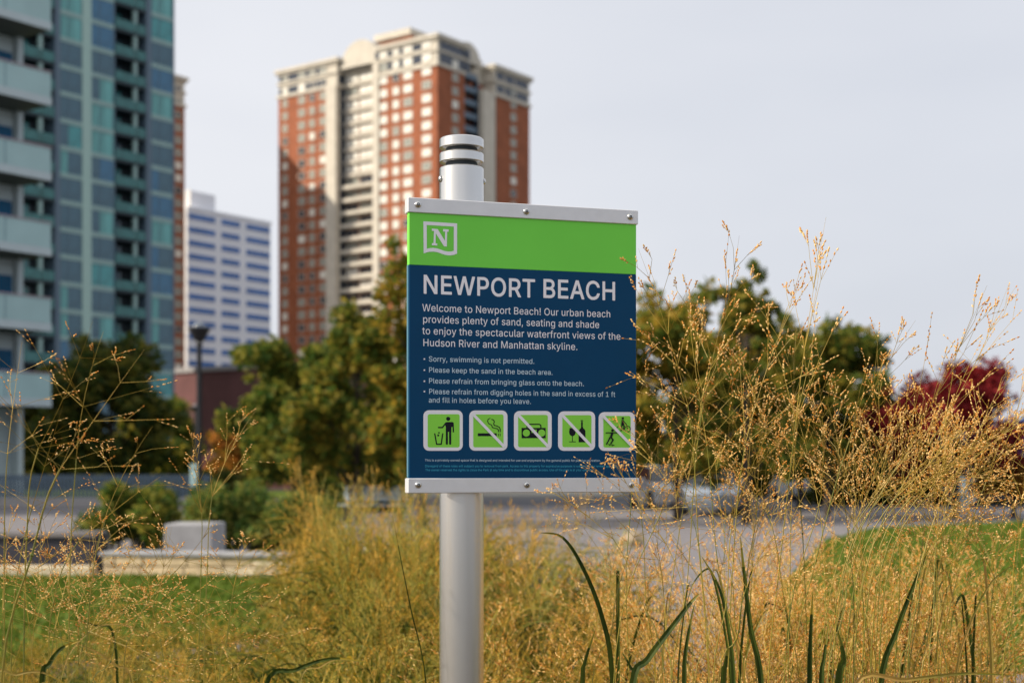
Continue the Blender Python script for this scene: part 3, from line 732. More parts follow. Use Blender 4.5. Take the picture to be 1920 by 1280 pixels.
# post behind the panel with a ringed cap
PC = Vector((-.1082, 3.052, 0)); PR = .0474
rel = PC-S0; px0, py0 = rel.x*SCs+rel.y*SSn, -rel.x*SSn+rel.y*SCs
b = MB(); b.lathe([(PR, -.3), (PR, 1.9935), (PR-.0016, 1.9955), (0, 1.9955)], 64, (px0, py0, 0))
post = b.build('post', M['alu_post'], sign, True)
def ring(z0, z1):
    b = MB(); b.lathe([(0, z0), (PR-.002, z0), (PR, z0+.0015), (PR, z1-.0025), (PR-.0025, z1), (0, z1)], 64, (px0, py0, 0)); return b.build('cap_ring', M['alu_post'], post, True)
ring(2.0063, 2.0273); ring(2.0368, 2.0584)
b = MB(); b.lathe([(PR*.72, 1.99), (PR*.72, 2.04)], 40, (px0, py0, 0)); b.build('cap_core', M['dark'], post, True)
for sgn in (-1, 1):
    o = link('screw', screw_me, post, loc=(px0+sgn*PR, py0-.004, sp(822, 352)[1]+.033)); o.rotation_euler = (0, R(90)*sgn, 0); o.scale = (1, 1, 1.1)
lbox('mounting_bracket', M['alu'], px0-.06, px0+.06, TH+.006, py0-PR*.55, zT-.05, zT-.02, sign)
lbox('mounting_bracket', M['alu'], px0-.06, px0+.06, TH+.006, py0-PR*.55, zB+.003, zB+.03, sign)
# ---- flat print on the face
class Print:
    def __init__(s): s.b = MB(); s.k = 0
    def y(s): s.k += 1; return -.0003-.00002*s.k
    def poly(s, pts, mi=0):                        # pts in photo pixels on the sign plane; concave allowed
        y = s.y(); P = [sp(*p) for p in pts]; s.polyp([(t, z) for t, z in P], mi, y)
    def polyp(s, P, mi, y):
        from mathutils.geometry import tessellate_polygon
        V = [Vector((t, y, z)) for t, z in P]
        k = len(s.b.v); s.b.v += [tuple(v) for v in V]
        for tri in tessellate_polygon([V]):
            a, b_, c = [V[i] for i in tri]
            n = (b_-a).cross(c-a)
            q = tri if n.y < 0 else tri[::-1]
            s.b.f.append(tuple(k+i for i in q)); s.b.m.append(mi)
    def stroke(s, pts, w, mi=0, closed=False, capr=False):
        P = [Vector(p) for p in pts]; n = len(P)
        for i in range(n if closed else n-1):
            a, c = P[i], P[(i+1) % n]; d = (c-a)
            if d.length < 1e-6: continue
            d.normalize(); q = Vector((-d.y, d.x))*w/2
            e = d*(w*.5 if capr and 0 else 0)
            s.poly([tuple(a+q-e), tuple(a-q-e), tuple(c-q+e), tuple(c+q+e)], mi)
            if i > 0 or closed or capr: s.disc(a.x, a.y, w/2, mi, 10)
        if capr and not closed: s.disc(P[-1].x, P[-1].y, w/2, mi, 10)
    def disc(s, x, y, r, mi=0, n=18, ry=None):
        s.poly([(x+r*math.cos(2*math.pi*i/n), y+(ry or r)*math.sin(2*math.pi*i/n)) for i in range(n)], mi)
    def build(s, name, mats, parent): return s.b.build(name, mats, parent)
def rrect(x0, y0, x1, y1, r, q=5):
    o = []
    for cx, cy, a0 in ((x1-r, y0+r, -90), (x1-r, y1-r, 0), (x0+r, y1-r, 90), (x0+r, y0+r, 180)):
        o += [(cx+r*math.cos(R(a0+90*i/q)), cy+r*math.sin(R(a0+90*i/q))) for i in range(q+1)]
    return o
def Z1(x, y): return (740+x/4, 230+y/4)
# emblem: a framed N with a wavy foot
lg = Print()
wave_o = [Z1(*p) for p in ((468, 982), (448, 990), (425, 995), (400, 995), (372, 990), (345, 980), (318, 971), (290, 967), (262, 968), (240, 973), (217, 981))]
wave_i = [Z1(*p) for p in ((443, 960), (425, 966), (400, 967), (372, 962), (345, 952), (318, 943), (290, 939), (262, 941), (241, 946))]
lg.poly([Z1(215, 740), Z1(468, 756), Z1(468, 781), Z1(215, 766)])
lg.poly([Z1(215, 766), Z1(240, 767.5), *reversed(wave_i[-1:]), wave_o[-1]])
lg.poly([Z1(443, 779.5), Z1(468, 781), wave_o[0], wave_i[0]])
for i in range(8):
    a, c = wave_i[i], wave_i[i+1]; lg.poly([a, wave_o[min(i+1, 10)] if i else wave_o[0], wave_o[min(i+2, 10)], c])
lg.poly([wave_i[-1], wave_o[9], wave_o[10]])
lg.poly([wave_i[0], wave_o[0], wave_o[1], wave_o[2]])
NL = [(278, 795), (322, 798), (376, 886), (378, 818), (362, 816), (363, 798), (405, 801), (404, 818), (393, 819), (391, 929), (370, 928), (308, 830), (306, 905), (319, 907), (319, 922), (278, 919), (279, 904), (291, 904), (294, 812), (278, 811)]
lg.poly([Z1(*p) for p in NL]); lg.build('letter_emblem', M['white'], gband)
# lettering
GL = json.loads(r'''{"adv":{" ":188,"!":196,",":188,".":188,"1":453,"A":480,"B":456,"C":510,"D":502,"E":419,"H":517,"M":628,"N":523,"O":533,"P":445,"R":449,"S":447,"T":449,"U":517,"W":686,"a":389,"b":424,"c":396,"d":424,"e":404,"f":254,"g":425,"h":410,"i":167,"j":167,"k":381,"l":189,"m":610,"n":410,"o":415,"p":424,"r":259,"s":365,"t":227,"u":410,"v":389,"w":567,"x":379,"y":389},"T":{"A":[[11,-12,88,-13,96,-6,141,124,148,130,333,129,385,-9,396,-13,463,-13,475,-5,470,21,285,519,200,522,189,514,11,26,3,0],[174,213,240,408,304,213]],"B":[[55,-12,272,-13,319,-5,371,18,400,44,411,60,429,110,432,140,427,177,400,230,381,249,352,267,385,294,404,325,412,367,409,402,399,436,386,459,368,480,334,504,304,514,262,522,59,522,48,514,47,0],[138,70,138,216,272,217,301,206,329,181,342,149,342,127,331,100,316,85,262,70],[138,298,138,439,269,437,296,426,316,404,322,384,319,345,308,326,284,308,242,297]],"C":[[125,26,173,-2,225,-17,307,-17,361,-2,386,11,428,42,456,78,482,138,487,160,484,167,477,172,407,172,395,164,389,141,370,109,329,78,272,65,240,68,213,76,174,99,143,138,125,183,117,220,120,305,138,362,156,391,179,413,225,437,247,442,289,442,336,427,376,392,395,343,403,336,474,335,483,339,487,348,482,370,461,422,438,456,389,497,359,512,302,527,267,530,207,522,175,512,130,487,94,453,68,417,48,377,30,307,30,203,43,146,68,91,96,52]],"E":[[55,-12,374,-13,386,-7,387,62,379,69,142,70,137,74,138,216,357,217,367,227,367,292,357,299,138,300,138,439,377,440,384,450,381,519,372,522,59,522,48,514,47,0]],"H":[[55,-12,124,-13,136,-7,137,214,142,220,379,219,380,-5,392,-13,457,-13,466,-10,470,0,470,510,466,519,457,522,392,522,380,514,380,307,374,302,138,303,136,516,127,522,59,522,48,514,47,0]],"N":[[55,-12,127,-13,137,-5,135,376,378,-10,387,-13,464,-13,474,-7,477,2,477,507,469,521,397,522,387,514,386,138,148,515,139,522,59,522,48,514,47,0]],"O":[[125,26,173,-2,225,-17,309,-17,361,-2,409,26,433,47,469,96,494,158,504,210,507,258,499,330,484,382,466,417,440,453,389,497,359,512,302,527,267,530,207,522,175,512,128,484,94,453,68,417,48,377,30,307,30,203,40,155,65,96,86,64],[175,98,145,133,133,158,120,203,117,287,130,344,156,391,183,417,215,434,250,442,287,442,319,434,354,414,378,391,401,349,409,325,417,280,417,230,404,166,386,131,363,102,336,83,304,70,267,65,240,68,213,76]],"P":[[55,-12,124,-13,136,-7,138,171,240,172,307,182,339,195,365,214,401,258,417,300,422,330,422,367,414,404,388,458,363,483,339,499,292,517,257,522,59,522,48,514,47,0],[138,255,138,439,264,437,294,426,313,410,329,374,332,342,324,305,316,290,298,271,272,260,247,255]],"R":[[55,-12,124,-13,136,-7,137,180,142,184,240,183,348,-12,430,-13,439,-7,439,9,333,200,365,221,396,255,414,295,422,334,422,372,411,419,385,465,339,501,312,512,257,522,59,522,48,514,47,0],[138,268,138,439,267,437,296,426,315,410,329,379,332,337,324,308,305,286,274,272,242,267]],"T":[[187,-12,259,-13,269,-5,269,437,423,440,429,447,429,512,421,521,32,522,20,514,19,450,27,440,179,437,179,2]],"W":[[146,-10,230,-13,242,-5,343,364,444,-7,456,-13,536,-11,545,5,578,122,683,505,681,515,673,522,603,522,591,514,491,128,392,514,383,522,300,520,291,504,193,130,95,514,85,522,10,520,4,514,3,505]]},"B":{"!":[[71,2,107,-6,134,10,145,32,145,49,124,81,95,89,76,83,61,71,50,49,50,34],[66,160,130,162,135,489,130,511,65,511,60,506]],",":[[37,-120,83,-121,88,-115,138,73,67,73]],".":[[64,5,86,-6,103,-6,131,8,143,32,143,51,124,80,88,89,55,67,48,32]],"1":[[75,-1,394,1,391,57,279,61,276,510,195,510,85,427,86,356,209,443,209,63,204,58,75,57]],"A":[[15,-1,86,-1,135,137,142,140,341,140,393,0,463,-1,278,510,204,510,197,505],[158,201,238,445,320,201]],"B":[[59,-1,293,1,360,24,402,66,420,123,412,187,376,239,345,257,319,264,376,300,392,326,400,361,398,403,387,435,366,466,340,487,305,503,268,510,59,510],[129,59,129,227,273,228,312,212,340,185,353,150,353,126,342,96,322,76,290,63,250,58],[129,289,129,450,270,448,295,440,322,415,333,388,333,353,320,324,295,301,258,288]],"D":[[59,-1,243,-2,293,6,332,19,375,44,425,99,450,154,460,198,463,290,458,325,440,382,412,430,355,480,315,498,255,510,59,510],[129,59,128,448,236,450,297,437,330,420,361,389,388,330,398,250,390,188,377,149,339,97,300,74,250,61]],"H":[[59,-1,128,1,128,226,133,230,390,230,391,1,457,-1,457,510,391,508,390,296,386,290,129,291,128,508,59,510]],"M":[[59,-1,123,1,124,414,166,294,288,-2,345,1,502,414,503,1,570,-1,570,510,474,510,351,192,315,82,280,187,155,507,59,510]],"N":[[59,-1,128,1,124,417,385,0,465,-1,465,510,398,508,400,89,362,157,139,509,59,510]],"O":[[126,39,151,22,206,-1,248,-9,308,-6,347,4,395,29,436,68,462,107,483,159,493,206,496,274,488,331,472,380,442,433,382,488,352,503,303,516,253,518,206,511,132,474,95,437,71,400,51,351,41,306,41,204,69,112,90,78],[169,89,134,132,108,206,106,283,126,363,162,414,214,445,246,453,286,454,332,440,379,407,400,378,418,336,428,281,428,231,410,152,392,119,366,90,303,59,231,59]],"P":[[59,-1,128,1,129,182,238,183,305,193,359,222,392,264,410,326,405,395,380,450,332,490,263,510,59,510],[129,244,129,450,265,448,297,437,324,414,338,385,343,341,332,296,314,270,260,246]],"R":[[59,-1,128,1,128,190,133,196,245,195,351,-1,430,-1,318,206,350,224,380,251,400,286,410,328,410,375,400,417,376,459,345,485,303,503,265,510,59,510],[129,259,129,450,268,448,300,437,326,414,340,380,343,336,330,296,311,277,263,258]],"S":[[92,27,132,5,166,-6,201,-11,268,-8,320,7,355,27,382,53,400,85,411,137,408,166,398,198,364,237,308,268,169,310,145,323,124,345,119,359,119,391,130,417,157,441,206,456,246,456,293,441,320,418,337,377,403,377,401,401,380,448,344,485,310,503,231,519,169,511,114,488,90,470,59,423,51,394,51,352,67,310,83,288,152,247,305,198,332,177,343,151,341,117,324,88,293,65,244,52,201,52,147,70,117,100,103,139,37,138,47,87,67,52]],"T":[[191,-1,260,1,260,448,417,451,417,510,30,508,33,451,190,448]],"U":[[129,28,169,6,203,-5,283,-10,315,-5,365,13,396,34,430,71,450,111,458,148,457,509,391,507,390,160,382,128,347,81,317,63,283,55,233,55,201,63,172,79,136,126,126,170,125,507,59,509,58,153,79,86,102,52]],"W":[[155,-1,226,-2,233,4,321,326,342,422,452,1,531,-1,671,510,604,510,600,505,493,74,381,510,309,510,302,505,193,74,86,505,81,510,15,510]],"a":[[66,20,118,-6,178,-11,237,10,274,48,276,0,337,0,338,279,317,333,277,368,210,386,148,381,114,371,84,353,49,313,39,290,100,272,136,313,168,326,210,329,249,315,267,293,273,274,272,245,255,232,126,214,74,193,52,177,31,136,28,92,44,47],[111,65,96,87,93,104,101,133,116,148,148,161,272,183,273,122,262,95,237,67,215,55,178,46,146,49]],"b":[[52,-2,113,-2,116,57,145,19,196,-7,246,-10,295,3,337,32,363,66,383,115,391,153,391,225,375,287,349,331,308,367,253,385,189,382,145,358,117,324,113,510,51,507],[164,66,137,96,119,143,116,220,129,269,148,298,182,322,206,328,258,322,295,294,321,240,326,170,313,113,287,74,251,53,201,50]],"c":[[103,23,160,-5,229,-10,299,13,349,63,364,104,304,119,283,79,249,56,214,48,165,56,146,67,120,96,100,155,100,220,110,259,138,302,163,319,192,328,246,322,285,293,304,260,364,276,341,324,296,364,237,385,157,380,115,362,91,343,58,299,35,230,35,145,53,86,76,49]],"d":[[100,21,152,-5,214,-10,246,-2,271,13,310,57,313,-2,374,-2,374,509,310,507,309,321,273,363,244,379,224,385,170,385,105,359,74,328,53,294,32,212,37,130,60,68],[148,66,118,101,100,155,97,197,110,262,126,291,168,322,190,328,241,322,283,291,302,252,309,217,310,165,299,118,280,84,244,56,185,50]],"e":[[103,23,162,-5,234,-10,272,-2,306,13,351,56,366,92,307,107,293,84,256,56,222,48,165,56,139,72,118,96,100,148,102,167,371,168,372,230,359,284,330,333,296,362,232,385,165,382,100,352,63,309,40,255,32,163,37,130,55,81,74,52],[100,223,105,257,124,291,155,317,190,328,224,327,268,308,296,269,307,228,302,222]],"f":[[80,-1,144,1,144,323,226,326,229,330,228,380,145,381,144,433,152,455,167,467,196,473,228,466,244,518,229,528,164,530,112,507,92,485,82,458,78,381,4,378,5,326,79,323]],"g":[[90,-120,133,-142,165,-150,249,-150,314,-127,356,-85,374,-20,371,381,313,381,310,322,280,358,246,379,204,387,167,384,105,359,81,338,58,304,35,234,35,147,60,75,91,39,155,7,227,5,269,23,309,64,307,-33,296,-57,278,-76,237,-93,175,-93,138,-77,100,-39,50,-70],[145,78,115,113,100,160,100,224,110,261,138,304,165,321,187,327,244,321,280,295,304,244,310,170,299,123,273,84,237,65,185,62]],"h":[[52,-1,115,-1,119,258,129,285,148,306,177,322,208,328,243,322,268,307,291,265,294,-1,358,1,358,266,348,312,329,344,303,367,248,386,206,385,164,372,139,355,117,327,113,510,51,508]],"i":[[57,449,89,441,121,459,129,485,121,507,108,520,74,525,45,505,39,476],[52,-1,116,1,114,380,52,378]],"j":[[-11,-144,20,-145,65,-132,92,-109,113,-65,113,380,51,377,50,-45,42,-67,30,-79,-11,-86],[51,453,83,440,114,452,128,475,119,511,95,525,71,525,57,518,38,485]],"k":[[52,-1,115,-1,116,138,154,173,292,-1,373,0,204,216,360,380,282,380,117,214,113,510,51,508]],"l":[[79,12,124,-4,161,-4,183,4,172,54,129,57,116,81,116,506,111,511,54,511,51,506,51,71,57,44]],"m":[[52,-1,116,1,119,265,127,287,150,314,188,328,238,320,260,300,271,275,272,-1,336,1,339,268,347,290,368,314,406,328,453,322,469,314,488,290,494,268,494,1,558,-1,558,278,548,320,533,345,513,365,485,380,453,388,421,388,387,380,354,362,317,317,300,350,273,375,233,388,206,388,174,380,149,365,114,322,113,380,52,380]],"n":[[52,-1,115,-1,119,258,129,285,148,306,177,322,208,328,243,322,268,307,291,265,294,1,358,-1,358,268,348,312,313,360,263,383,206,385,152,365,114,322,113,380,52,380]],"o":[[103,23,160,-5,190,-10,244,-7,306,18,351,66,369,101,382,153,379,237,354,307,326,342,296,364,234,385,157,380,115,362,91,343,58,299,35,230,35,145,53,86,76,49],[148,66,120,96,100,155,100,220,110,259,138,302,163,319,192,328,246,322,285,293,312,237,317,168,304,113,278,74,242,53,197,48]],"p":[[52,-144,116,-142,117,56,140,24,169,3,196,-7,246,-10,283,-2,320,18,353,51,375,91,391,155,391,225,383,262,349,331,323,357,293,374,253,385,189,382,145,358,115,321,113,379,52,379],[164,66,137,96,119,143,116,220,129,269,148,298,182,322,206,328,258,322,295,294,321,240,326,170,313,113,287,74,251,53,201,50]],"r":[[52,-1,116,1,116,248,127,282,147,305,179,320,245,321,245,385,214,388,172,380,140,361,115,327,113,380,52,380]],"s":[[80,18,112,1,144,-7,221,-7,278,13,321,56,334,110,326,147,312,168,261,202,145,233,118,252,112,268,112,287,121,306,142,322,167,330,209,330,236,319,269,275,326,288,306,334,266,369,216,385,144,382,87,357,57,324,44,275,47,250,63,214,90,191,115,178,243,142,256,132,266,107,258,78,245,64,199,48,162,48,130,58,110,76,93,109,37,97,37,80,50,51]],"t":[[90,20,112,5,152,-6,191,-6,214,2,203,56,152,54,138,61,129,79,129,321,203,325,206,376,204,381,130,382,129,466,124,474,65,473,63,382,4,379,5,325,64,321,64,72,70,50]],"u":[[102,16,149,-4,213,-4,260,16,295,57,297,-1,358,-1,358,380,294,378,291,121,262,72,216,53,162,59,127,91,116,130,116,378,52,380,51,116,72,49]],"v":[[161,-1,229,1,372,380,302,378,195,71,87,377,16,380]],"w":[[137,-1,198,-2,203,4,284,295,364,4,369,-2,430,-1,545,380,481,380,477,375,398,79,318,380,250,379,170,77,90,375,86,380,22,380]],"x":[[20,-1,93,-1,188,150,285,-1,358,-1,227,191,353,380,280,380,191,239,102,379,28,380,151,193]],"y":[[46,-141,75,-147,130,-142,171,-118,189,-94,372,380,302,378,194,71,87,377,16,380,160,0,144,-49,123,-78,105,-87,59,-86]]}}''')
_gc = {}
from mathutils.geometry import tessellate_polygon
def glyph_mesh(ch, w):
    "triangles of one letter, weight T (title) or B (body)"
    if (ch, w) in _gc: return _gc[ch, w]
    loops = []
    for fl in GL[w][ch]:
        co = [(fl[i]/1000, fl[i+1]/1000) for i in range(0, len(fl), 2)]
        ar = sum(co[i][0]*co[(i+1) % len(co)][1]-co[(i+1) % len(co)][0]*co[i][1] for i in range(len(co)))
        xs = [c[0] for c in co]; ys = [c[1] for c in co]; loops.append((co, ar, min(xs), max(xs), min(ys), max(ys)))
    sg = 1 if loops and max(loops, key=lambda l: abs(l[1]))[1] > 0 else -1
    groups = [[l] for l in loops if l[1]*sg > 0]
    for h in loops:
        if h[1]*sg > 0: continue
        for g in groups:
            if g[0][2] <= h[2] and g[0][3] >= h[3] and g[0][4] <= h[4] and g[0][5] >= h[5]: g.append(h); break
    res = []
    for g in groups:
        P = [[Vector((x, y, 0)) for x, y in l[0]] for l in g]
        flat = [(v.x, v.y) for l in P for v in l]
        tr = []
        for t in tessellate_polygon(P):
            (ax, ay), (bx, by), (cx, cy) = (flat[i] for i in t)
            tr.append(tuple(t) if (bx-ax)*(cy-ay)-(by-ay)*(cx-ax) > 0 else tuple(reversed(t)))
        res.append((flat, tr))
    _gc[ch, w] = res; return res
CAP = max(c for fl in GL['T']['H'] for c in fl[1::2])/1000.
def textline(s, xl, yl, xr, yr, caph, w, m, name, parent):
    (t0, z0), (t1, z1) = sp(xl, yl), sp(xr, yr); zb = (z0+z1)/2
    h = (sp(xl, yl-caph)[1]-z0)/CAP
    x = 0; items = []
    for ch in s:
        if ch != ' ': items.append((ch, x))
        x += (GL['adv'][ch]+(20 if w == 'T' else 10))/1000
    W = x-.05; sx = (t1-t0)/W; b = MB(); j = 0
    for ch, cx in items:
        for vs, fs in glyph_mesh(ch, w):
            k = len(b.v); y = -.0003
            b.v += [(t0+(cx-.05+vx)*sx, y, zb+vy*h) for vx, vy in vs]
            for f in fs: b.f.append(tuple(k+i for i in f)); b.m.append(0)
    return b.build(name, m, parent)
def Z2(x, y): return (740+x/4, 500+y/4)
def Z3(x, y): return (740+x/4, 740+y/4)
def TX(s, a, c, cap, w, m, name, parent=panel): return textline(s, *a, *c, cap, w, m, name, parent)
for s, a, c in (("NEWPORT", (218, 200), (1062, 229)), ("BEACH", (1116, 231), (1668, 250))): TX(s, Z2(*a), Z2(*c), 34.8, 'T', M['white'], 'title_word')
for s, a, c in (("Welcome to Newport Beach! Our urban beach", (210, 336), (1622, 377)), ("provides plenty of sand, seating and shade", (213, 422), (1537, 457)),
                ("to enjoy the spectacular waterfront views of the", (211, 508), (1697, 545)), ("Hudson River and Manhattan skyline.", (214, 596), (1375, 623))):
    TX(s, Z2(*a), Z2(*c), 13.8, 'B', M['white'], 'paragraph_line')
for s, a, c in (("Sorry, swimming is not permitted.", (257, 711), (1050, 726)), ("Please keep the sand in the beach area.", (257, 794), (1187, 808)),
                ("Please refrain from bringing glass onto the beach.", (257, 876), (1422, 892)),
                ("Please refrain from digging holes in the sand in excess of 1 ft", (258, 955), (1655, 973)), ("and fill in holes before you leave.", (257, 1018), (1025, 1027))):
    TX(s, Z2(*a), Z2(*c), 9.9, 'B', M['pale'], 'rule_line')
bl = Print()
for y in (691, 774, 857, 934): bl.poly([Z2(217, y-5), Z2(228, y-5), Z2(228, y+6), Z2(217, y+6)])
bl.build('bullet_marks', M['white'], panel)
TX("This is a privately owned space that is designed and intended for use and enjoyment by the general public for passive recreation.", Z3(228, 499), Z3(1545, 498), 4.3, 'B', M['pale'], 'small_print_line')
TX("Disregard of these rules will subject you to removal from park. Access to this property for expressive purposes is subject to prior written approval.", Z3(228, 542), Z3(1673, 541), 4.3, 'B', M['cyan'], 'small_print_line')
TX("The owner reserves the rights to close the Park at any time and to discontinue public access. Use of the park is at your own risk.", Z3(230, 573), Z3(1493, 568), 4.3, 'B', M['cyan'], 'small_print_line')
# pictograms
def Z8(x, y): return (780+x/4.3636, 760+y/4.3611)
def pictogram(box, inner, slash, draw):
    p = Print(); c = [Z8(*q) for q in rrect(*box, 46)]; p.poly(c, 0)
    o = p.build('pictogram_frame', M['white'], panel)
    f = Print(); f.k = 4; f.poly([Z8(*q) for q in rrect(*inner, 16)], 0); f.build('pictogram_field', M['pgreen'], o)
    g = Print(); g.k = 8; 
    class D:                                        # drawing in zoomed coordinates
        def stroke(s, pts, w, mi=0, **k): g.stroke([Z8(*q) for q in pts], w/4.36, mi, **k)
        def poly(s, pts, mi=0): g.poly([Z8(*q) for q in pts], mi)
        def disc(s, x, y, r, mi=0, ry=None): g.disc(*Z8(x, y), r/4.36, mi, 20, (ry/4.36 if ry else None))
    draw(D()); g.build('pictogram_symbol', [M['ink'], M['pgreen']], o)
    if slash:
        h = Print(); h.k = g.k+4; h.stroke([Z8(*slash[0]), Z8(*slash[1])], 23/4.36); h.build('pictogram_slash', M['white'], o)
def d1(d):
    d.disc(263, 108, 17); d.poly(rrect(239, 134, 309, 175, 14)); d.poly([(243, 150), (289, 150), (289, 215), (243, 215)])
    d.stroke([(252, 205), (252, 311)], 18, capr=True); d.stroke([(279, 205), (279, 311)], 18, capr=True)
    d.stroke([(303, 148), (305, 214)], 11, capr=True); d.stroke([(243, 143), (216, 179), (184, 179)], 11, capr=True)
    d.stroke([(152, 227), (168, 315), (206, 315), (218, 227)], 10); d.disc(187, 222, 6.5); d.disc(181, 243, 8)
def d2(d):
    d.poly([(505, 226), (660, 226), (660, 250), (505, 250)])
    for x in (671, 685): d.poly([(x, 228), (x+6, 228), (x+6, 250), (x, 250)])
    d.stroke([(605, 104), (590, 112), (585, 128), (592, 146), (608, 154), (618, 160), (624, 178), (640, 184), (662, 188), (673, 198), (674, 214)], 7, capr=True)
    d.stroke([(618, 112), (634, 118), (640, 133), (634, 148), (640, 162), (660, 166), (680, 176), (688, 192), (688, 214)], 7, capr=True)
def d3(d):
    d.stroke([(906, 184), (910, 160), (920, 153), (1008, 153), (1020, 160), (1022, 184)], 10)
    d.poly([(863, 182), (1060, 182), (1060, 266), (863, 266)]); d.disc(902, 224, 29, 1); d.disc(1028, 224, 29, 1)
    d.poly([(944, 196), (986, 196), (986, 222), (944, 222)], 1)
def d4(d):
    d.disc(1279, 216, 27, ry=34); d.poly([(1256, 183), (1302, 183), (1306, 216), (1252, 216)]); d.stroke([(1279, 244), (1279, 294)], 6); d.poly([(1252, 293), (1307, 293), (1307, 299), (1252, 299)])
    d.poly([(1330, 300), (1330, 208), (1336, 196), (1348, 184), (1350, 172), (1350, 132), (1364, 132), (1364, 172), (1368, 184), (1380, 196), (1386, 208), (1386, 300)]); d.poly([(1347, 119), (1367, 119), (1367, 128), (1347, 128)])
def d5(d):
    for cx, cy, r in ((1662, 192, 22), (1729, 192, 24)): d.stroke([(cx+r*math.cos(2*math.pi*i/20), cy+r*math.sin(2*math.pi*i/20)) for i in range(20)], 5, closed=True)
    d.disc(1690, 104, 9.5); d.poly([(1680, 118), (1696, 117), (1702, 158), (1676, 160)]); d.stroke([(1692, 124), (1718, 152), (1729, 192)], 6, capr=True)
    d.stroke([(1686, 158), (1702, 168), (1692, 200)], 9, capr=True); d.stroke([(1682, 160), (1674, 184), (1676, 202)], 7, capr=True)
    d.disc(1605, 203, 11); d.stroke([(1553, 222), (1640, 222)], 8, capr=True); d.stroke([(1602, 228), (1592, 258)], 18, capr=True)
    d.stroke([(1592, 258), (1610, 280), (1592, 309)], 12, capr=True); d.stroke([(1586, 258), (1570, 290), (1556, 314)], 11, capr=True)
    d.stroke([(1570, 316), (1620, 324)], 5, capr=True); d.disc(1580, 325, 4); d.disc(1606, 327, 4)
pictogram((60, 38, 382, 369), (95, 70, 357, 342), None, d1)
pictogram((435, 40, 748, 368), (468, 72, 716, 341), ((472, 78), (722, 338)), d2)
pictogram((801, 44, 1110, 368), (835, 76, 1078, 340), ((840, 80), (1082, 336)), d3)
pictogram((1162, 47, 1465, 369), (1197, 78, 1435, 340), ((1197, 80), (1440, 338)), d4)
pictogram((1494, 53, 1790, 370), (1532, 84, 1756, 343), ((1530, 88), (1768, 336)), d5)

# ------------------------------------------------------------------ SWITCHGRASS
M['seed'] = mat('golden seeds', (.74, .31, .035), .5, col2=(.95, .66, .25), scale=60, island=1., trans=.25, spec=.4)
M['branch'] = mat('golden seed stalks', (.30, .21, .018), .55, col2=(.50, .32, .04), scale=12, trans=.15)
M['culm'] = mat('yellow green stems', (.11, .14, .012), .5, col2=(.36, .25, .025), scale=5)
M['gleaf'] = mat('green grass leaves', (.018, .036, .006), .6, col2=(.07, .095, .012), scale=70, trans=.3, spec=.15, stretch=(1, 1, .03))
M['tanleaf'] = mat('drying grass leaves', (.15, .16, .015), .6, col2=(.45, .27, .06), scale=7, trans=.35)
M['mseed'] = mat('mustard seeds', (.46, .27, .018), .6, col2=(.90, .52, .06), scale=5, trans=.25, island=1.)
M['mbranch'] = mat('mustard stalks', (.27, .20, .014), .6, col2=(.56, .34, .03), scale=5, island=1.)
M['mleaf'] = mat('olive green grass', (.035, .06, .008), .6, col2=(.19, .19, .016), scale=4, island=1., trans=.3, spec=.2)
M['amber'] = mat('amber dried leaves', (.14, .15, .014), .6, col2=(.50, .33, .025), scale=6, island=1., trans=.35)
PL = .5                                            # panicle length, metres
def panicle(seed, ang=(28, 62), nprim=22, dens=1., b=None, T=None, sub=1., fat=1.):
    rn = random.Random(seed); own = b is None; b = b or MB(); T = T or Matrix.Identity(4)
    def P(v): return T @ v
    cur = [Vector((0, 0, 0))]; bx, by = rn.uniform(-.05, .05), rn.uniform(-.05, .05)
    for i in range(1, 7): t = i/6; cur.append(Vector((bx*t*t, by*t*t, PL*t)))
    b.tube([P(p) for p in cur], [.0011*(1-.75*i/6) for i in range(7)], 3, 0)
    def rach(t): i = min(5, int(t*6)); return cur[i].lerp(cur[i+1], t*6-i)
    def seeds(p0, p1, n, off=.15):
        d = (p1-p0); 
        for i in range(n):
            q = p0.lerp(p1, off+(1-off)*(i+rn.random()*.5)/n); dd = (d.normalized()+Vector((rn.gauss(0, .28), rn.gauss(0, .28), rn.gauss(0, .28))))
            L_ = rn.uniform(.0075, .0115); a, c = P(q), P(q+dd.normalized()*L_)
            b.seed(a, c-a, (c-a).length, .0018*fat*rn.uniform(.75, 1.25), 1)
        dd = d.normalized(); a, c = P(p1), P(p1+dd*.009); b.seed(a, c-a, (c-a).length, .0018*fat, 1)
    whorl = 0
    for i in range(nprim):
        if i % 3 == 0: whorl = rn.uniform(0, 6.3)
        t = (i//3*3/nprim)**.85*.92+.0; az = whorl+(i % 3)*2.1+rn.uniform(-.4, .4)
        an = R(rn.uniform(*ang))*(1-.45*t); Ln = PL*(.55*(1-t)**.8+.10)*rn.uniform(.6, 1.1)
        d = Vector((math.sin(an)*math.cos(az), math.sin(an)*math.sin(az), math.cos(an)))
        p0 = rach(t); m = p0+d*Ln*.55; e = p0+d*Ln+Vector((rn.gauss(0, .012), rn.gauss(0, .012), -rn.uniform(0, .05)*Ln))
        b.tube([P(p0), P(m), P(e)], [.0008, .0006, .00042], 3, 0)
        seeds(m.lerp(e, .45), e, int(4*dens))
        for j in range(int((2+3*(1-t))*sub)):
            u = rn.uniform(.35, .95); s0 = p0.lerp(m, u/.55) if u < .55 else m.lerp(e, (u-.55)/.45)
            d2 = (d+Vector((rn.gauss(0, .38), rn.gauss(0, .38), rn.gauss(0, .3)))).normalized(); l2 = Ln*rn.uniform(.14, .38)
            e2 = s0+d2*l2; b.tube([P(s0), P(e2)], [.0005, .0004], 3, 0); seeds(s0, e2, max(1, int(rn.uniform(1.5, 4.5)*dens)), .35)
    return b
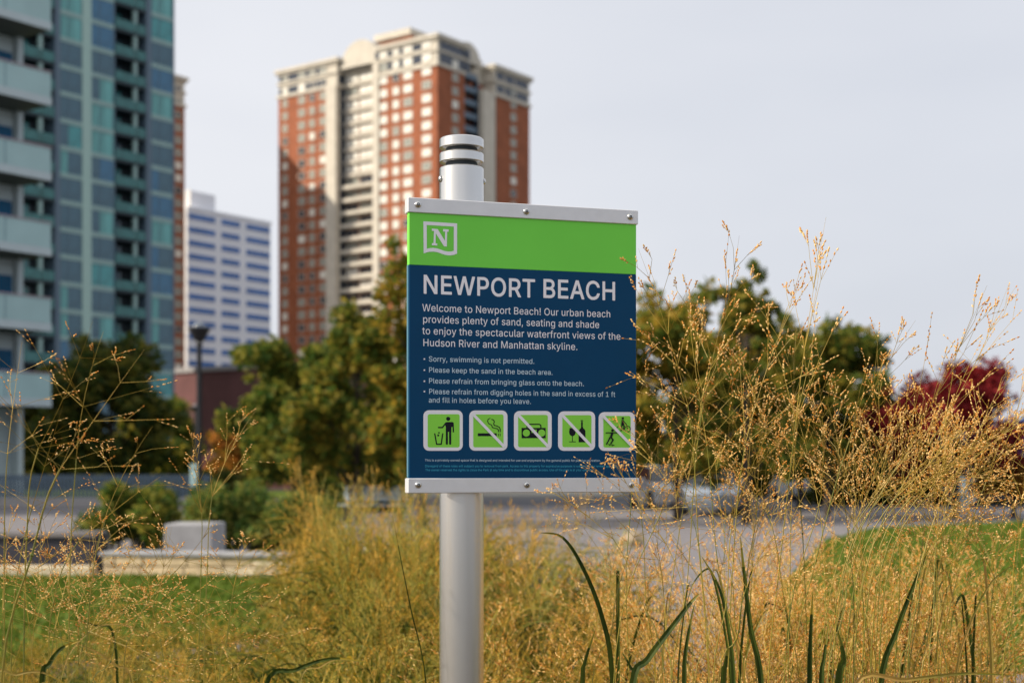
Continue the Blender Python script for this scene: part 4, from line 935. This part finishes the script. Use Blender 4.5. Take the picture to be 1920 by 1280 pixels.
PAN = {'sparse': [panicle(400+i, (35, 82), 8, .75, sub=.6, fat=1.1).mesh('seed_head', [M['branch'], M['seed']]) for i in range(6)],
       'open': [panicle(100+i, (26, 64), 14, sub=.8, fat=1.15).mesh('seed_head', [M['branch'], M['seed']]) for i in range(8)],
       'wide': [panicle(200+i, (45, 84), 11, .8, sub=.7).mesh('seed_head', [M['branch'], M['seed']]) for i in range(5)],
       'slim': [panicle(300+i, (8, 24), 9, 1.2, sub=.7, fat=1.2).mesh('seed_head', [M['branch'], M['seed']]) for i in range(5)]}
gr_ = random.Random(42)
def ribbon(b, pts, w, mi=0, fold=.25, tip=True, flat=.15, base=.6, tipm=None):
    pts = [Vector(p) for p in pts]; q = []                    # smooth the line
    n = len(pts)
    for i in range(n-1):
        p0, p1, p2, p3 = pts[max(i-1, 0)], pts[i], pts[i+1], pts[min(i+2, n-1)]
        for k in range(5):
            t = k/5; q.append(.5*((2*p1)+(-p0+p2)*t+(2*p0-5*p1+4*p2-p3)*t*t+(-p0+3*p1-3*p2+p3)*t**3))
    q.append(pts[-1]); m = len(q); k0 = len(b.v); view = Vector((flat, -1, .25)).normalized()
    for i, p in enumerate(q):
        d = (q[min(i+1, m-1)]-q[max(i-1, 0)]).normalized(); s = d.cross(view)
        s = s.normalized() if s.length > 1e-4 else Vector((1, 0, 0)); nn = s.cross(d)
        t = i/(m-1); ww = w*(base+(1-base)*min(1, t*3))*((1-t**2.2)**.7 if tip else 1)
        b.v += [tuple(p-s*ww/2), tuple(p-nn*ww*fold), tuple(p+s*ww/2)]
    for i in range(m-1):
        a = k0+3*i; b.f += [(a, a+1, a+4, a+3), (a+1, a+2, a+5, a+4)]; q_ = mi if (tipm is None or i < .78*m) else tipm; b.m += [q_, q_]
def culm(parent, org, pts, apex, kind='open', r=.0014, rn=gr_, scl=None):
    "stem from the ground up to the seed head, the head as its child"
    pts = [Vector(p)-org for p in pts]; apex = Vector(apex)-org
    q = []; n = len(pts); allp = pts+[apex]
    for i in range(n-1):
        p0, p1, p2, p3 = allp[max(i-1, 0)], allp[i], allp[i+1], allp[min(i+2, n)]
        for k in range(4):
            t = k/4; q.append(.5*((2*p1)+(-p0+p2)*t+(2*p0-5*p1+4*p2-p3)*t*t+(-p0+3*p1-3*p2+p3)*t**3))
    q.append(pts[-1]); b = MB(); b.tube(q, [r*(1-.35*i/len(q)) for i in range(len(q))], 5)
    for k in (int(len(q)*.45), int(len(q)*.75)):               # nodes
        b.tube([q[k]-(q[k+1]-q[k]).normalized()*.003, q[k], q[k]+(q[k+1]-q[k]).normalized()*.003], [r, r*1.7, r], 5)
    o = b.build('stem', M['culm'], parent, True)
    h = link('seed_head', rn.choice(PAN[kind]), o); d = apex-pts[-1]; s = d.length/PL
    h.location = pts[-1]; h.rotation_mode = 'QUATERNION'
    from mathutils import Quaternion
    h.rotation_quaternion = d.to_track_quat('Z', 'Y') @ Quaternion((0, 0, 1), rn.uniform(0, 6.28))
    w = scl or max(.75, min(1.2, s)); h.scale = (w, w, s); return o
def gclump(px, Y, label, group='switchgrass clumps around the sign'):
    org = Vector(((px-HX)/FPX*Y, Y, 0)); return empty('switchgrass_clump', org, 0, label, 'ornamental grass', group), org
def hero(cl, pxs, apex, Y, kind='open', r=.0014, dy=0.):
    e, org = cl; n = len(pxs); P = [at(x, y, Y+dy*i/n) for i, (x, y) in enumerate(pxs)]
    foot = P[0]+(P[0]-P[1])*.3; foot.z = .35; P = [Vector((org.x+(P[0].x-org.x)*.25, org.y+(P[0].y-org.y)*.25, 0)), foot]+P
    return culm(e, org, P, at(*apex, Y+dy), kind, r)
def hleaf(cl, pxs, w, Y, m='gleaf', dy=0., tip=True, fold=.25):
    e, org = cl; n = len(pxs); P = [at(x, y, Y+dy*i/n)-org for i, (x, y) in enumerate(pxs)]
    foot = P[0]+(P[0]-P[1])*.5; foot.z = max(.1, foot.z-.3)
    b = MB(); ribbon(b, [Vector((P[0].x*.25, P[0].y*.25, 0)), foot]+P, w*.72/FPX*Y, 0, fold, tip, gr_.uniform(-.5, .5), tipm=1); return b.build('leaf_blade', [M[m], M['amber']], e, True)
# --- near clumps on the right
c1 = gclump(1300, 3.1, 'golden switchgrass clump nearest the right edge of the sign')
c2 = gclump(1480, 3.0, 'tall golden switchgrass clump with the highest seed head against the sky')
c3 = gclump(1660, 3.2, 'switchgrass clump leaning right in a dense sheaf before the crimson tree')
c4 = gclump(1850, 3.2, 'switchgrass clump at the right edge of the frame over the bright lawn')
hero(c1, [(1330, 1290), (1310, 1020), (1290, 760)], (1215, 462), 2.95)
hero(c1, [(1258, 1290), (1288, 1100), (1318, 760)], (1412, 455), 3.05)
hero(c1, [(1180, 1290), (1174, 1080), (1188, 860)], (1176, 640), 3.25)
hero(c1, [(1390, 1290), (1345, 1050), (1325, 830)], (1272, 515), 3.1)
hero(c1, [(1240, 1290), (1262, 1080), (1290, 900)], (1352, 560), 3.3)
hero(c1, [(1150, 1290), (1180, 1100), (1240, 960)], (1330, 730), 2.9, 'wide')
hero(c2, [(1440, 1290), (1462, 1060), (1492, 790)], (1533, 410), 2.9, 'slim')
hero(c2, [(1365, 1290), (1375, 1050), (1398, 830)], (1475, 512), 3.0)
hero(c2, [(1515, 1290), (1505, 1000), (1490, 860)], (1480, 610), 3.2)
hero(c2, [(1480, 1290), (1530, 1050), (1598, 810)], (1698, 590), 3.0, 'slim')
hero(c2, [(1420, 1290), (1400, 1090), (1420, 930)], (1385, 650), 3.15)
hero(c2, [(1500, 1290), (1470, 1120), (1440, 960)], (1330, 700), 3.3)
hero(c2, [(1470, 1290), (1490, 1100), (1540, 930)], (1560, 700), 3.1)
hero(c3, [(1560, 1290), (1590, 1050), (1690, 860)], (1870, 547), 3.0, 'slim')
hero(c3, [(1590, 1290), (1640, 1010), (1770, 790)], (1918, 537), 3.1, 'slim')
for i in range(8):
    hero(c3, [(1535+i*16, 1290), (1570+i*14, 1060), (1640+i*14, 930)], (1790+i*22+gr_.uniform(-20, 20), 790-abs(i-3)*12+gr_.uniform(-35, 35)), gr_.uniform(2.85, 3.4), gr_.choice(['slim', 'slim', 'open']))
hero(c3, [(1640, 1290), (1650, 1080), (1655, 900)], (1640, 660), 3.2)
hero(c3, [(1600, 1290), (1600, 1100), (1580, 920)], (1545, 720), 3.3)
hero(c4, [(1690, 1290), (1745, 1050), (1800, 890)], (1880, 690), 3.1)
hero(c4, [(1760, 1290), (1790, 1100), (1850, 900)], (1975, 640), 3.2, 'slim')
hero(c4, [(1850, 1290), (1860, 1120), (1880, 980)], (1900, 790), 3.3)
hero(c4, [(1700, 1290), (1720, 1120), (1740, 1010)], (1790, 830), 3.0)
hero(c4, [(1905, 1290), (1890, 1150), (1850, 1050)], (1780, 900), 3.2)
for (c, a, b_, k0) in ((c1, 1130, 1420, 9), (c2, 1360, 1620, 9), (c3, 1500, 1800, 9), (c4, 1680, 1930, 10)):
    for i in range(k0):                              # fuller heads between the singled out ones
        x = gr_.uniform(a, b_); ln = gr_.uniform(-60, 110); yb = gr_.uniform(960, 1130); ln2 = gr_.uniform(180, 290)
        hero(c, [(x-ln*.6, 1290), (x-ln*.2, (1290+yb)/2), (x, yb)], (x+ln, yb-ln2), gr_.uniform(2.8, 3.7), gr_.choice(['open', 'open', 'wide', 'slim']), dy=gr_.uniform(-.1, .2))
hleaf(c1, [(1185, 1290), (1215, 1235), (1262, 1172), (1296, 1128), (1312, 1112)], 20, 2.75, fold=.2)
hleaf(c1, [(1283, 1290), (1284, 1235), (1292, 1180), (1303, 1128)], 14, 2.74, 'gleaf')
hleaf(c1, [(1356, 1290), (1360, 1245), (1366, 1210)], 20, 2.8)
hleaf(c1, [(1376, 1290), (1366, 1180), (1348, 1100), (1314, 1040)], 13, 2.9)
hleaf(c2, [(1428, 1290), (1408, 1180), (1396, 1080), (1388, 1003)], 17, 3.0)
hleaf(c2, [(1518, 1290), (1520, 1190), (1524, 1105)], 17, 2.85)
hleaf(c2, [(1540, 1290), (1545, 1235), (1553, 1172)], 16, 2.9, 'gleaf')
hleaf(c2, [(1572, 1290), (1582, 1235), (1570, 1180)], 26, 2.8)
hleaf(c3, [(1650, 1290), (1682, 1180), (1716, 1090), (1745, 1020)], 18, 3.0)
hleaf(c3, [(1600, 1290), (1700, 1274), (1810, 1262), (1915, 1266)], 13, 2.8, 'tanleaf')
hleaf(c4, [(1790, 1290), (1815, 1180), (1860, 1090), (1915, 1050)], 9, 3.1, 'tanleaf')
hleaf(c1, [(1148, 1270), (1130, 1160), (1096, 1070), (1056, 1008), (1012, 998)], 15, 3.1)
hleaf(c1, [(1092, 1290), (1097, 1240), (1116, 1180)], 16, 2.9, 'gleaf')
hleaf(c1, [(1190, 1290), (1182, 1250), (1166, 1222)], 13, 2.9)
for (c, a, b_) in ((c1, 1130, 1400), (c2, 1380, 1600), (c3, 1520, 1800), (c4, 1700, 1930)):
    for i in range(7):
        x = gr_.uniform(a, b_); ln = gr_.uniform(-60, 80); yt = gr_.uniform(1050, 1200)
        q = [(x, 1295), (x+ln*.25, (1290+yt)/2), (x+ln*.7, yt+8)] + ([(x+ln, yt)] if i % 5 else [(x+ln, yt-5), (x+ln*1.5, yt+25), (x+ln*1.8, yt+80)])
        hleaf(c, q, gr_.uniform(5, 12), gr_.uniform(3.2, 4.0), gr_.choice(['gleaf', 'gleaf', 'tanleaf']))
# --- near clumps on the left
d1_ = gclump(60, 2.7, 'sparse switchgrass clump at the far left with long bare crossing stalks')
d2_ = gclump(380, 2.8, 'thin switchgrass with two upright stems in front of the lamp pole')
hero(d1_, [(128, 1290), (133, 1010), (143, 860)], (158, 615), 2.6, 'sparse')
hero(d1_, [(0, 1290), (60, 1040), (112, 880)], (268, 650), 2.5, 'sparse', .0024)
hero(d1_, [(44, 1290), (50, 1010), (72, 840)], (196, 615), 2.75, 'sparse', .0019)
hero(d1_, [(8, 1290), (8, 1000), (14, 850)], (36, 640), 2.7, 'sparse')
hero(d1_, [(20, 1290), (28, 1110), (60, 950)], (118, 760), 2.9, 'sparse')
hero(d1_, [(160, 1290), (168, 1130), (190, 990)], (252, 790), 2.8, 'sparse')
hero(d1_, [(90, 1290), (100, 1130), (150, 1010)], (300, 880), 2.7, 'sparse')
hero(d2_, [(372, 1290), (377, 1060), (378, 960)], (364, 805), 2.8, 'slim', .0011)
hero(d2_, [(382, 1290), (389, 1060), (398, 930)], (450, 756), 2.75, 'slim', .0012)
hero(d2_, [(230, 1290), (250, 1180), (300, 1100)], (420, 985), 2.8, 'sparse', .0011)
hero(d2_, [(410, 1290), (425, 1200), (438, 1100)], (462, 990), 2.8, 'slim', .0011)
for (c, a, b_, k0) in ((d1_, -20, 260, 16), (d2_, 200, 520, 9)):
    for i in range(k0):
        x = gr_.uniform(a, b_); ln = gr_.uniform(-40, 120); yb = gr_.uniform(1130, 1290)
        hero(c, [(x-ln*.8, 1330), (x-ln*.3, (1330+yb)/2+5), (x, yb)], (x+ln, yb-gr_.uniform(110, 210)), gr_.uniform(2.5, 3.4), gr_.choice(['open', 'sparse', 'sparse']), .0010)
hleaf(d1_, [(78, 1290), (92, 1245), (115, 1215), (150, 1200)], 17, 2.6)
hleaf(d1_, [(250, 1290), (215, 1245), (160, 1212), (60, 1183)], 9, 2.9, 'tanleaf')
hleaf(d1_, [(-15, 1285), (30, 1264), (80, 1260), (135, 1290)], 9, 2.6, 'tanleaf')
hleaf(d1_, [(110, 1290), (160, 1190), (230, 1170), (350, 1212)], 6, 2.8, 'tanleaf')
hleaf(d2_, [(495, 1295), (555, 1255), (622, 1234), (695, 1242)], 14, 2.6, 'gleaf')
hleaf(d2_, [(215, 1200), (180, 1172), (120, 1160)], 9, 3.4, 'gleaf')
hleaf(d2_, [(560, 1290), (600, 1250), (640, 1236), (700, 1262)], 5, 2.7, 'tanleaf')
hleaf(d2_, [(800, 1290), (770, 1140), (750, 1040), (735, 960)], 4, 3.0, 'gleaf')
# a few heads close in front of the sign's lower right corner
c5 = gclump(1240, 2.5, 'few loose seed heads crossing the lower right corner of the sign')
hero(c5, [(1300, 1290), (1290, 1150), (1250, 1020)], (1130, 850), 2.62, 'slim', .001)
hero(c5, [(1330, 1290), (1320, 1120), (1290, 950)], (1165, 790), 2.7, 'open', .001)
hero(c5, [(1250, 1290), (1200, 1120), (1150, 1010)], (1035, 895), 2.6, 'slim', .001)
# --- soft masses behind: whole clumps, repeated
def mass(seed, n, nleaf, kinds, leafm, spread=.42, hmin=.55, sheath=0):
    rn = random.Random(seed); b = MB(); 
    for i in range(n):
        a = rn.uniform(0, 6.28); q = rn.random()**.6*spread; h = rn.uniform(hmin, 1.0); pl = rn.uniform(.32, .46)
        tip = Vector((q*math.cos(a), q*math.sin(a), h)); base = Vector((q*.18*math.cos(a), q*.18*math.sin(a), 0))
        pb = base.lerp(tip, .62)+Vector((0, 0, .06)); pb.z = h-pl
        if pb.z < .12: pb.z = .12
        b.tube([base, base.lerp(pb, .55)+Vector((0, 0, .04)), pb], [.0016, .0014, .0011], 3, 2)
        d = tip-pb; T = Matrix.Translation(pb) @ d.to_track_quat('Z', 'Y').to_matrix().to_4x4() @ Matrix.Rotation(rn.uniform(0, 6.28), 4, 'Z') @ Matrix.Diagonal((.9, .9, d.length/PL, 1))
        an, k = kinds[i % len(kinds)]; panicle(seed*100+i, an, k, 1., b, T, .8, .72)
    for i in range(nleaf):
        a = rn.uniform(0, 6.28); l = rn.uniform(.45, .85); q = rn.uniform(.12, .45)
        base = Vector((.06*math.cos(a), .06*math.sin(a), 0)); 
        p1 = base+Vector((q*.35*math.cos(a), q*.35*math.sin(a), l*.55)); p2 = base+Vector((q*.8*math.cos(a), q*.8*math.sin(a), l*.88)); p3 = base+Vector((q*1.25*math.cos(a), q*1.25*math.sin(a), l*rn.uniform(.55, .95)))
        ribbon(b, [base, p1, p2, p3], rn.uniform(.006, .012), 3 if rn.random() < leafm else 4)
    return b.mesh('foliage', [M['mbranch'], M['mseed'], M['mleaf'], M['mleaf'], M['amber']])
def airy(me):
    me.materials[0] = M['branch']; me.materials[1] = M['seed']; me.materials[2] = M['culm']; return me
MASS = [mass(1, 15, 190, [((25, 60), 18)], .62), mass(2, 14, 220, [((20, 50), 18)], .7), mass(3, 13, 170, [((30, 70), 18), ((12, 30), 14)], .55)]
AIRY = [airy(m) for m in (mass(4, 12, 5, [((30, 70), 18)], .8, .5, .62), mass(5, 11, 6, [((20, 55), 18)], .8, .5, .55), mass(6, 11, 4, [((35, 75), 16), ((12, 30), 14)], .8, .5, .6))]
NTH = 'leftmost second third fourth fifth sixth seventh eighth ninth tenth eleventh twelfth thirteenth'.split()
def rows(lst, base, where):
    "label each clump by its row (far, middle, near) and its order from the left"
    s_ = sorted(lst, key=lambda q: -q[2]); n = len(s_); cut = (n+2)//3; out = []
    for r_, nm in enumerate(('far', 'middle', 'near')):
        for i, q in enumerate(sorted(s_[r_*cut:(r_+1)*cut])):
            out.append((*q, '%s, %s%s in the %s row %s' % (base, NTH[i], '' if i == 0 else ' from left', nm, where)))
    return out
ORD = []
GREENER = [mat('lime stalks', (.12, .15, .012), .6, col2=(.34, .30, .03), scale=5, island=1.), mat('lime gold seeds', (.24, .24, .02), .6, col2=(.62, .46, .06), scale=5, trans=.25, island=1.)]
def put(px, ytop, Y, meshes, label, group, sx=1.):
    ORD.append(1)
    z = at(0, ytop, Y).z; e = empty('switchgrass_clump', ((px-HX)/FPX*Y, Y, 0), gr_.uniform(0, 6.28), label, 'ornamental grass', group)
    o = link('foliage', gr_.choice(meshes), e, 'stuff'); o.scale = (z**.5*1.05*sx, z**.5*1.05*sx, z)
    if meshes is MASS and gr_.random() < .3:
        for k in (0, 1): o.material_slots[k].link = 'OBJECT'; o.material_slots[k].material = GREENER[k]
    return e
GM = 'soft golden grass clumps behind the sign'
LST = ((690, 868, 7.4), (740, 885, 6.8), (760, 905, 7.2), (840, 915, 7.4), (930, 925, 6.9), (1000, 930, 7.4), (1062, 975, 7.0), (700, 955, 6.0), (735, 950, 5.7),
                  (800, 985, 5.4), (930, 1000, 5.6), (1010, 1010, 5.6), (680, 1010, 6.6), (700, 1060, 4.9), (640, 1100, 5.0), (790, 1090, 4.7), (930, 1100, 4.8), (1020, 1110, 4.9), (660, 1160, 4.3), (760, 1180, 4.2), (940, 1180, 4.3))
LST = LST+((678, 880, 7.9), (705, 850, 8.0), (725, 872, 7.8), (790, 890, 8.0), (880, 905, 7.9), (960, 915, 7.8), (705, 905, 6.4), (745, 920, 6.2), (770, 935, 6.3), (665, 985, 7.2))
for px, yt, Y, lb in rows(LST, 'soft golden switchgrass clump', 'behind the post'):
    put(px, yt, Y, MASS, lb, GM)
GL2 = 'low golden grass clumps before the left lawn'
LST = ((-40, 1150, 6.4), (40, 1165, 5.6), (130, 1160, 6.4), (215, 1150, 5.9), (300, 1120, 6.6), (385, 1112, 6.7), (465, 1108, 6.6), (540, 1108, 6.9), (60, 1220, 4.6), (170, 1230, 4.5), (280, 1195, 4.9), (380, 1180, 5.0), (470, 1160, 5.2), (560, 1125, 5.4),
                  (-60, 1195, 5.1), (430, 1230, 4.3), (530, 1215, 4.3), (340, 1240, 4.2))
for px, yt, Y, lb in rows(LST, 'low golden switchgrass clump', 'before the left lawn'):
    put(px, yt, Y, MASS, lb, GL2)
GR2 = 'airy golden seed haze over the path and right lawn'
LST = ((1120, 990, 5.6), (1190, 1000, 4.6), (1260, 985, 5.2), (1330, 960, 4.4), (1400, 965, 5.0), (1470, 950, 4.2), (1540, 950, 4.8), (1610, 965, 4.2), (1690, 985, 4.7), (1760, 990, 4.2), (1830, 985, 4.8), (1900, 975, 4.2),
                  (1150, 1090, 3.9), (1240, 1060, 3.7), (1340, 1050, 3.7), (1440, 1040, 3.6), (1540, 1040, 3.7), (1640, 1050, 3.6), (1740, 1060, 3.7), (1840, 1050, 3.6), (1920, 1070, 3.8))
for px, yt, Y, lb in rows(LST, 'airy golden grass clump', 'toward the right lawn'):
    put(px, yt, Y, AIRY, lb, GR2)
